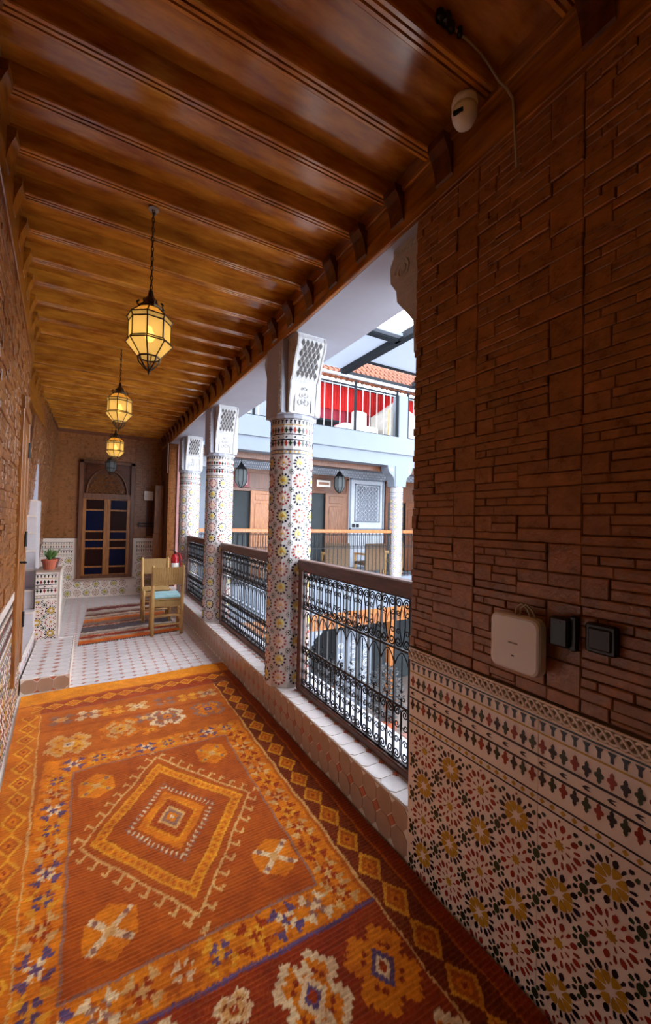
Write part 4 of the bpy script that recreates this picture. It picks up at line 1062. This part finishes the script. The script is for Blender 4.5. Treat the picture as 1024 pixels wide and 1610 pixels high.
# carved stucco panel
pn = thing('stucco_panel', 'large carved white stucco panel between doors across the courtyard', 'panel', (0, 9.995, 0))
MB().box(6.5, 7.78, -.02, 0, .2, 2.80).build('panel_ground', GRW, pn)
fm = MB()
for x0, x1, z0, z1, w_ in ((6.70, 7.62, 1.50, 2.62, .035), (6.52, 7.76, 1.27, 2.78, .05)):
    fm.box(x0, x1, -.04, -.02, z0, z0+w_); fm.box(x0, x1, -.04, -.02, z1-w_, z1); fm.box(x0, x0+w_, -.04, -.02, z0, z1); fm.box(x1-w_, x1, -.04, -.02, z0, z1)
fm.build('panel_frame', PW, pn)
rl = MB()
for i in range(6):
    for j in range(8):
        cx, cz = 6.84+i*.128, 1.60+j*.128
        for r in (.064, .032): rl.tube([(cx+r*math.cos(q)*(1+.18*math.cos(8*q)), -.026, cz+r*math.sin(q)*(1+.18*math.cos(8*q))) for q in np.linspace(0, 2*PI, 25)[:-1]], .008, 4, closed=True)
rl.build('rosette_relief', PW, pn)
sk_ = thing('double_socket', 'black double socket below the carved panel across the courtyard', 'socket', (6.74, 9.97, 1.40))
for x in (-.07, .07): MB().bevbox(x-.055, x+.055, -.015, 0, -.05, .05, .006).build('socket_plate', BLACKP, sk_)
# second stucco panel, behind the middle railing
pn2 = thing('stucco_panel', 'carved white stucco panel above the orange door across the courtyard', 'panel', (0, 9.995, 0))
MB().box(3.62, 4.45, -.02, 0, 2.28, 2.76).build('panel_ground', GRW, pn2)
fm = MB()
for x in (3.64, 3.80, 3.98, 4.20): fm.box(x, x+.05, -.04, -.02, 2.30, 2.74 if x < 3.7 else 2.56)
fm.box(3.8, 4.4, -.04, -.02, 2.54, 2.60); fm.build('panel_frame', PW, pn2)

def far_door(n_, label, x0, x1, leaf0, leaf1, ztop, wood, zhead=2.74, plaque=None):
    d_ = struct(MB().box(x0, x1, 9.985, 9.999, 0, ztop).build('door_%d' % n_, SHADEI), label)
    for a in (x0-.09, x1): MB().bevbox(a, a+.09, 9.93, 10.0, 0, zhead, .006).build('door_jamb', WOODB, d_)
    MB().bevbox(x0-.09, x1+.09, 9.93, 10.0, zhead-.05, zhead+.05, .006).build('door_head', WOODB, d_)
    MB().box(x0, x1, 9.95, 9.99, ztop, zhead-.05).build('overdoor_panel', WOODB, d_)
    MB().bevbox(x0, x1, 9.93, 9.99, ztop-.04, ztop+.04, .004).build('transom_bar', WOODB, d_)
    lf = MB().bevbox(leaf0, leaf1, 9.86, 9.90, .02, ztop-.02, .006).build('door_leaf', wood, d_)
    wd = leaf1-leaf0
    for z0, z1 in ((.12, .95), (1.12, 1.92), (2.0, ztop-.10)): MB().bevbox(leaf0+wd*.16, leaf1-wd*.16, 9.845, 9.865, z0, z1, .010).build('leaf_panel', wood, lf)
    return d_
ODOOR = mat('orange_door_wood', '#b0703a', .4, 0.0, 5, (9, 9, 1), col2='#7a4018', bump=.05)
far_door(2, 'orange wooden door standing half open across the courtyard behind the first column', 3.05, 4.20, 3.50, 4.16, 2.26, ODOOR)
far_door(3, 'brown wooden door standing half open under a white plaque across the courtyard', 5.25, 6.38, 5.66, 6.36, 2.31, mat('brown_door_wood', '#8a5c40', .4, 0.0, 5, (9, 9, 1), col2='#5c3822', bump=.05))
far_door(4, 'dark wooden doorway with carved lintel at the right end of the far gallery', 7.90, 9.05, 8.55, 9.02, 2.16, WOODB)
pq = thing('door_plaque', 'white framed name plaque above the brown door across the courtyard', 'sign', (5.62, 9.925, 2.55))
MB().bevbox(-.22, .22, -.012, .01, -.09, .09, .006).build('plaque_board', WHITEP, pq); MB().box(-.17, .17, -.016, -.012, -.035, .035).build('plaque_print', mat('brown_print', '#a5745c', .6), pq)
pq2 = thing('door_plaque', 'red patterned panel above the orange door across the courtyard', 'sign', (3.28, 9.925, 2.50))
MB().bevbox(-.2, .2, -.012, .01, -.19, .19, .006).build('plaque_board', mat('wine_red_panel', '#7a3a3a', .6, .3, 20), pq2); MB().box(-.14, .14, -.016, -.012, -.13, .13).build('plaque_print', mat('mauve_print', '#b08a90', .6, .3, 30), pq2)

# column across the courtyard
def far_column(label, x, z0, zt, zc):
    t = thing('courtyard_column', label, 'column', (x, YG+.12, 0), 0, 'columns of the gallery across the courtyard')
    sh_ = MB().lathe([(.17, z0), (.17, zc)], 16).build('shaft', TILEF, t)
    zp = MB(); f_ = col_fn(.172); p = 2*PI*.172/8
    for o in ring_field(0, 1, z0+.02, zc-.3, p, 0, z0+.08, 8): zell_stuff(zp, [o], f_, .0012 if o[0] == 'cdisc' else .002)
    zell_lines(0, 2*PI*.172, zc-.03, 1.0, f_, zp, seg=32); stuff(zp.build('zellige', ZM, sh_))
    MB().box(-.17, .17, -.17, .17, zc, zt).build('capital_block', PW, t)
    h = zt-zc
    for s in (-1, 1):
        P = [(0, 0), (.02, 0), (.03, h*.3), (.08, h*.5), (.17, h*.62), (.22, h*.75), (.24, h*.92), (.24, h), (0, h)]
        MB().prism([(s*(.17+a), zc+b) for a, b in (P if s > 0 else P[::-1])], 'y', -.15, .15).build('capital_corbel', PW, t)
        MB().tube([(s*(.30+.05*math.cos(q)*(1-q/14)), -.155, zc+h*.78+.05*math.sin(q)*(1-q/14)) for q in np.linspace(0, 10, 30)], .012, 4).build('side_scroll', CARVED, t)
    return t
far_column('slim tiled column with scrolled capital on the gallery across the courtyard', 7.05, .10, 2.985, 2.45)
far_column('tiled column of the far gallery at the right edge of the view', 9.3, .10, 2.985, 2.45)

# railing across the courtyard
def far_railing(label, x0, x1):
    t = thing('courtyard_railing', label, 'railing', (0, YG+.10, 0), 0, 'railings of the gallery across the courtyard')
    MB().bevbox(x0, x1, -.04, .04, 1.23, 1.31, .008).build('top_rail', ODOOR, t); MB().box(x0, x1, -.01, .01, .14, .16).build('bottom_rail', IRON, t); MB().box(x0, x1, -.008, .008, .85, .865).build('cross_bar', IRON, t)
    n_ = int((x1-x0)/.115); b_ = MB().box(-.006, .006, -.006, .006, .10, 1.24).mesh('bar', IRON)
    for k in range(n_+1): link('bar', b_, t, (x0+(x1-x0)*k/n_, 0, 0))
    cm = MB()
    for s in (-1, 1):
        u_, y0, zc = curl(.055, .34, s, 1); d_ = curl(.055, .34, s, -1)[0]
        cm.tube([(a, 0, b) for a, b in u_[::-1] + d_], .004, 4)
    cm = cm.mesh('scroll', IRON)
    for k in range(n_): link('scroll', cm, t, (x0+(x1-x0)*(k+.5)/n_, 0, 1.045))
far_railing('orange topped iron railing left of the slim column across the courtyard', 1.75, 6.87)
far_railing('short iron railing right of the slim column across the courtyard', 7.24, 9.12)

# small lantern and wicker chairs on the far gallery
def small_lantern(label, loc, top):
    t = thing('courtyard_lantern', label, 'lantern', loc, 0, 'grey lanterns of the far gallery')
    MB().lathe([(.03, .26), (.11, .18), (.14, .12), (.14, -.10), (.10, -.18), (.02, -.26)], 8).build('glass', PANE_OFF, t)
    f_ = MB()
    for k in range(8):
        a = k*PI/4; f_.tube([(r*math.cos(a), r*math.sin(a), z) for r, z in ((.03, .26), (.113, .18), (.143, .12), (.143, -.10), (.103, -.18), (.02, -.26))], .009, 4)
    f_.lathe([(.14, .17), (.06, .27), (.012, .34)], 8); f_.build('frame', IRON, t)
    MB().tube([(0, 0, .33), (0, 0, top-loc[2])], .008, 5).build('hanging_rod', IRON, t)
small_lantern('grey glass lantern hanging before the brown door across the courtyard', (5.75, 9.3, 2.52), 2.98)
small_lantern('grey lantern hanging beside the red panel across the courtyard', (3.05, 9.3, 2.50), 2.98)
WICK = mat('brown_wicker', '#5e4630', .8, .3, 40, bump=.4)
def wicker_chair(label, loc, rz, w=.62):
    t = thing('wicker_chair', label, 'chair', loc, rz, 'wicker chairs on the far gallery')
    MB().bevbox(-w/2, w/2, -.05, .0, .25, .95, .01).build('backrest', WICK, t); MB().bevbox(-w/2, w/2, 0, .5, .38, .46, .01).build('seat', WICK, t)
    for x in (-w/2+.02, w/2-.02):
        for y in (0, .47): MB().box(x-.02, x+.02, y-.02, y+.02, 0, .66 if y else .5).build('leg', POLE, t)
        MB().bevbox(x-.03, x+.03, 0, .5, .64, .69, .008).build('armrest', POLE, t)
wicker_chair('solid brown wicker chair with its back to the railing across the courtyard', (6.52, 8.72, 0), 0)
wicker_chair('wicker chair left of the solid one, across the courtyard', (5.55, 9.0, 0), -.3)
wicker_chair('wicker chair beside the slim column across the courtyard', (7.75, 9.2, 0), 1.2, .5)

# ground floor of the far side
gw = struct(MB().box(1.5, 12, 10.0, 10.2, -3.3, -.67).build('ground_floor_wall', SHADEI), 'wall under the far gallery, shade put into its colour')
lb_ = thing('carved_lintel', 'orange carved wooden lintel under the far gallery slab', 'lintel', (0, YG, 0))
MB().box(1.72, 12, .0, .22, -1.04, -.67).build('lintel_board', ODOOR, lb_)
for k in range(40): MB().tube([(3.0+k*.2+.08*math.cos(q), -.004, -1.0+.22*math.sin(q)) for q in np.linspace(0, PI, 9)], .014, 5).build('arch_relief', WOODB, lb_)
def arch_panel(label, x0, x1):
    t = thing('arched_panel', label, 'panel', ((x0+x1)/2, YG+.35, 0), 0, 'white arched panels below the far gallery')
    w_ = (x1-x0)/2-.02
    P = [(-w_, -3.3), (w_, -3.3), (w_, -1.55)] + [(w_*math.cos(q), -1.55+.35*math.sin(q)) for q in np.linspace(0, PI, 11)][1:-1] + [(-w_, -1.55)]
    MB().prism(P, 'y', 0, .06).build('panel_board', PW, t)
    r_ = MB()
    for j in range(7):
        for rr in (w_*.55, w_*.3): r_.tube([(rr*math.cos(q), -.004, -1.6-j*.26+rr*math.sin(q)) for q in np.linspace(0, 2*PI, 17)[:-1]], .010, 4, closed=True)
    r_.build('ring_relief', GRW, t)
for k, (a, b) in enumerate(((5.40, 5.70), (5.74, 6.10), (6.14, 6.52))):
    arch_panel(('leftmost', 'middle', 'rightmost')[k] + ' white arched panel with rings on the courtyard ground floor', a, b)
wc = thing('timber_post', 'orange brown timber post on the courtyard ground floor', 'post', (6.95, YG+.1, -3.3))
MB().bevbox(-.1, .1, -.1, .1, 0, 2.26, .01).build('post_shaft', ODOOR, wc); MB().bevbox(-.14, .14, -.14, .14, 0, .2, .01).build('post_base', WOODB, wc)
far_column('white tiled column on the courtyard ground floor, seen through the near railing', 4.38, -3.3, -1.04, -1.35)
# dark shrubs
DLEAF = mat('dark_evergreen_leaf', '#2c2a2a', .5, .4, 9)
def shrub(label, loc, r, h, n_, rng):
    t = thing('potted_shrub', label, 'shrub', loc, 0, 'shrubs on the courtyard ground floor')
    MB().lathe([(.18, 0), (.26, .42), (.28, .44), (.24, .44)], 16).build('planter', TERRA, t)
    MB().tube([(0, 0, .3), (.02, .01, .9), (0, 0, h*.7)], .03, 6).build('stem', WOODB, t)
    f_ = MB()
    for k in range(n_):
        a = rng.random()*2*PI; zz = rng.random(); q = r*math.sqrt(1-(2*zz-1)**2*.85)*rng.uniform(.4, 1)
        p_ = Vector((q*math.cos(a), q*math.sin(a), .5+zz*(h-.5))); d1 = Vector((rng.uniform(-1, 1), rng.uniform(-1, 1), rng.uniform(-.3, 1))).normalized(); d2 = d1.orthogonal().normalized()
        l_ = rng.uniform(.06, .12); f_.add([p_, p_+d1*l_*.5+d2*l_*.22, p_+d1*l_, p_+d1*l_*.5-d2*l_*.22], [(0, 1, 2, 3)])
    stuff(f_.build('foliage', DLEAF, t))
rg_ = random.Random(3)
shrub('dark shrub by the white column on the courtyard ground floor', (4.75, 7.75, -3.3), .40, 1.7, 700, rg_)
shrub('larger dark shrub before the white arched panels on the ground floor', (5.75, 7.2, -3.3), .42, 1.65, 900, rg_)
# ground floor table and seat
tb = thing('courtyard_table', 'low wooden table standing on the courtyard ground floor', 'table', (5.3, 5.6, -3.3))
MB().bevbox(-.45, .45, -.35, .35, .44, .50, .01).build('table_top', WOODB, tb)
for x in (-.4, .4):
    for y in (-.3, .3): MB().box(x-.03, x+.03, y-.03, y+.03, 0, .44).build('leg', WOODB, tb)
fo = thing('fountain', 'round tiled fountain basin in the courtyard floor', 'fountain', (4.6, 4.4, -3.3))
MB().lathe([(.85, 0), (.85, .42), (.90, .45), (.72, .45), (.70, .2), (.01, .2)], 16).build('basin', TILEW, fo); MB().lathe([(.12, .2), (.09, .6), (.35, .72), (.38, .78), (.01, .72)], 16).build('bowl', MARBLE, fo)
cr = thing('courtyard_rug', 'reddish patterned rug on the courtyard floor below', 'rug', (7.2, 6.6, -3.3))
MB().box(-.9, .9, -.7, .7, 0, .012).build('rug_field', mat('faded_red_rug', '#9a6a5c', .9, .4, 12), cr); MB().box(-.7, .7, -.5, .5, .012, .016).build('rug_medallion', mat('faded_brown_rug', '#6a5048', .9, .4, 18), cr)

# ------------------------------------------------------------------ roof terrace
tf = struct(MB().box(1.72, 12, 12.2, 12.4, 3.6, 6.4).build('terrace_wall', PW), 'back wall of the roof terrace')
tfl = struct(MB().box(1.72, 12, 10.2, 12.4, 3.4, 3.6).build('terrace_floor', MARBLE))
CURT = mat('bright_red_curtain', '#c01814', .8, .12, 10); CURT2 = mat('wine_curtain', '#8a1f30', .8, .15, 10)
def hang_cloth(t, x0, x1, z0, z1):
    n_ = int((x1-x0)/.02); V = []; F = []
    for k in range(n_+1):
        x = x0+(x1-x0)*k/n_; d_ = .12+.03*math.sin(2*PI*(x-x0)/.3); V += [(x, d_, z0), (x, d_, z1)]
    for k in range(n_): F.append((2*k, 2*k+2, 2*k+3, 2*k+1))
    MB().add(V, F).build('lower_hanging', CURT2, t, smooth=True)
def curtain(label, x0, x1, z0, z1, y, mt, fold=.09):
    t = thing('terrace_curtain', label, 'curtain', (0, y, 0), 0, 'curtains on the roof terrace')
    n_ = int((x1-x0)/.02); V = []; F = []
    for k in range(n_+1):
        x = x0+(x1-x0)*k/n_; d_ = .035*math.sin(2*PI*(x-x0)/fold)
        V += [(x, d_, z0), (x, d_*.6, z1), (x, d_+.01, z0), (x, d_*.6+.01, z1)]
    for k in range(n_):
        a = 4*k; F += [(a, a+4, a+5, a+1), (a+3, a+7, a+6, a+2)]
    MB().add(V, F).build('cloth', mt, t, smooth=True)
    MB().tube([(x0, 0, z1+.01), (x1, 0, z1+.01)], .015, 6).build('curtain_rod', STEEL, t)
    return t
c1_ = curtain('bright red gathered curtain over a wine red hanging on the roof terrace', 5.0, 7.9, 4.60, 5.28, 9.7, CURT)
hang_cloth(c1_, 5.35, 7.2, 3.6, 4.72)
c2_ = curtain('red curtain and wine hanging right of the white terrace post', 8.05, 9.6, 4.5, 5.28, 9.7, CURT)
hang_cloth(c2_, 8.1, 9.6, 3.6, 4.6)
BLD = mat('pale_canvas', '#efe9df', .85, .08, 6); GCAN = mat('grey_canvas', '#a09a92', .85, .15, 6)
tn = thing('canvas_tent', 'grey pointed canvas cover on the roof terrace beside the post', 'tent', (7.30, 9.0, 3.6))
MB().add([(-.5, -.4, 0), (.5, -.4, 0), (.5, .4, 0), (-.5, .4, 0), (-.5, -.4, .85), (.5, -.4, .85), (.5, .4, .85), (-.5, .4, .85), (0.05, 0, 1.32)], [(0, 1, 5, 4), (1, 2, 6, 5), (2, 3, 7, 6), (3, 0, 4, 7), (4, 5, 8), (5, 6, 8), (6, 7, 8), (7, 4, 8)]).build('canvas', GCAN, tn)
for x in (-.5, .5): MB().tube([(x, -.41, 0), (x, -.41, .9)], .02, 6).build('tent_pole', POLE, tn)
sf = thing('terrace_sofa', 'white cushioned terrace sofa in the sun above the far gallery', 'sofa', (6.25, 9.15, 3.6))
MB().bevbox(-.7, .45, -.3, .4, .0, .45, .05).build('seat_cushion', BLD, sf); MB().bevbox(.0, .45, .25, .45, .4, 1.0, .05).build('back_cushion', BLD, sf)
tt_ = thing('terrace_table', 'low grey table on the roof terrace before the wine hanging', 'table', (4.95, 8.95, 3.6))
MB().bevbox(-.4, .4, -.25, .25, .36, .42, .01).build('table_top', STEEL, tt_)
for x in (-.35, .35): MB().box(x-.03, x+.03, -.03, .03, 0, .36).build('leg', STEEL, tt_)
tp = struct(MB().box(6.97, 7.26, YG-.04, YG+.22, 3.6, 4.86).build('terrace_post', PW), 'white square post of the roof terrace')
def terrace_rail(label, x0, x1):
    t = thing('terrace_railing', label, 'railing', (0, YG+.02, 0), 0, 'thin iron railings of the roof terrace')
    n_ = max(2, int((x1-x0)/.21)); b_ = MB().tube([(0, 0, 3.74), (0, 0, 4.86)], .010, 5).mesh('bar', mat('white_metal', '#d8d4d0', .4))
    for k in range(n_+1): link('bar', b_, t, (x0+(x1-x0)*k/n_, 0, 0))
    for z in (3.755, 4.85): MB().box(x0, x1, -.015, .015, z-.015, z+.015).build('rail', STEEL, t)
    for x in (x0, x1, (x0+x1)/2): MB().box(x-.025, x+.025, -.025, .025, 3.74, 4.98).build('post', STEEL, t)
terrace_rail('white barred terrace railing before the red curtain', 4.3, 6.94); terrace_rail('short terrace railing right of the white post', 7.30, 9.2); terrace_rail('terrace railing seen left of the nearest column', 1.8, 4.2)
ev = thing('tiled_eave', 'orange roof tiled eave over the red curtains', 'eave', (0, 0, 0))
ET = mat('orange_roof_tile', '#66300f', .8, .3, 9, rnd=.3); ETm = MB().tube([(0, 0, 0), (0, .36, .283)], [.062, .05], 7).mesh('roof_tile', ET)
MB().add([(4.2, 8.75, 5.08), (9.8, 8.75, 5.08), (9.8, 10.4, 6.38), (4.2, 10.4, 6.38), (4.2, 8.75, 5.13), (9.8, 8.75, 5.13), (9.8, 10.4, 6.43), (4.2, 10.4, 6.43)], [(3, 2, 1, 0), (4, 5, 6, 7), (0, 1, 5, 4), (1, 2, 6, 5), (2, 3, 7, 6), (3, 0, 4, 7)]).build('eave_deck', mat('red_brown_boards', '#8a3a20', .8, .3, 12), ev)
for j in range(5):
    for k in range(28): link('roof_tile', ETm, ev, (4.9+k*.16+(.08 if j % 2 else 0), 8.70+j*.30, 5.10+j*.236))
# steel and panel roof over the courtyard
RZ = 5.06
sr = thing('glazed_roof', 'sliding steel framed roof panels over the courtyard', 'roof', (0, 0, 0))
def beamb(nm, *a): MB().box(*a).build(nm, STEEL, sr)
beamb('roof_beam', 5.14, 5.30, .5, 8.4, RZ, RZ+.14); beamb('roof_beam', 7.4, 7.52, .5, 8.4, RZ+.1, RZ+.22); beamb('roof_beam', 1.9, 2.0, .5, 8.4, RZ, RZ+.12)
beamb('cross_beam', 1.9, 5.2, 6.22, 6.36, RZ, RZ+.10); beamb('cross_beam', 5.2, 9.5, 8.38, 8.48, RZ-.02, RZ+.12); beamb('cross_beam', 5.2, 9.5, 7.62, 7.72, RZ+.1, RZ+.2)
MB().box(1.9, 9.6, 8.34, 8.40, RZ-.04, RZ+.02).build('gutter', mat('light_grey_metal', '#b9bcc2', .4), sr)
MB().box(1.9, 5.2, 6.10, 6.22, RZ+.04, RZ+.10).build('panel_edge', PW, sr)
PANEL = bpy.data.materials.new('milky_roof_panel'); PANEL.use_nodes = True; N = PANEL.node_tree.nodes; L = PANEL.node_tree.links
for q in list(N): N.remove(q)
o_ = N.new('ShaderNodeOutputMaterial'); t2 = N.new('ShaderNodeBsdfTranslucent'); t2.inputs[0].default_value = (.42, .44, .48, 1); t3 = N.new('ShaderNodeBsdfDiffuse'); t3.inputs[0].default_value = (.45, .46, .50, 1)
mx = N.new('ShaderNodeMixShader'); mx.inputs[0].default_value = .5; L.new(t2.outputs[0], mx.inputs[1]); L.new(t3.outputs[0], mx.inputs[2]); L.new(mx.outputs[0], o_.inputs[0])
for a, b, c, d in ((2.0, 5.14, 6.36, 8.36), (5.30, 7.4, 5.0, 7.62)): MB().box(a, b, c, d, RZ+.12, RZ+.135).build('roof_panel', PANEL, sr)

# courtyard side wall added for bounce light, and the lower beam
sw_ = struct(MB().box(10.8, 11.0, -3, 10, -3.3, 2.9).build('courtyard_bounce_wall', PW), 'unseen white wall added right of the courtyard to bounce light')  # top kept low to let more sky light into the gallery
lw_ = struct(MB().box(1.45, 1.64, -3, 8.4, -1.25, -.95).build('lower_beam', PW), 'white beam below the near gallery')
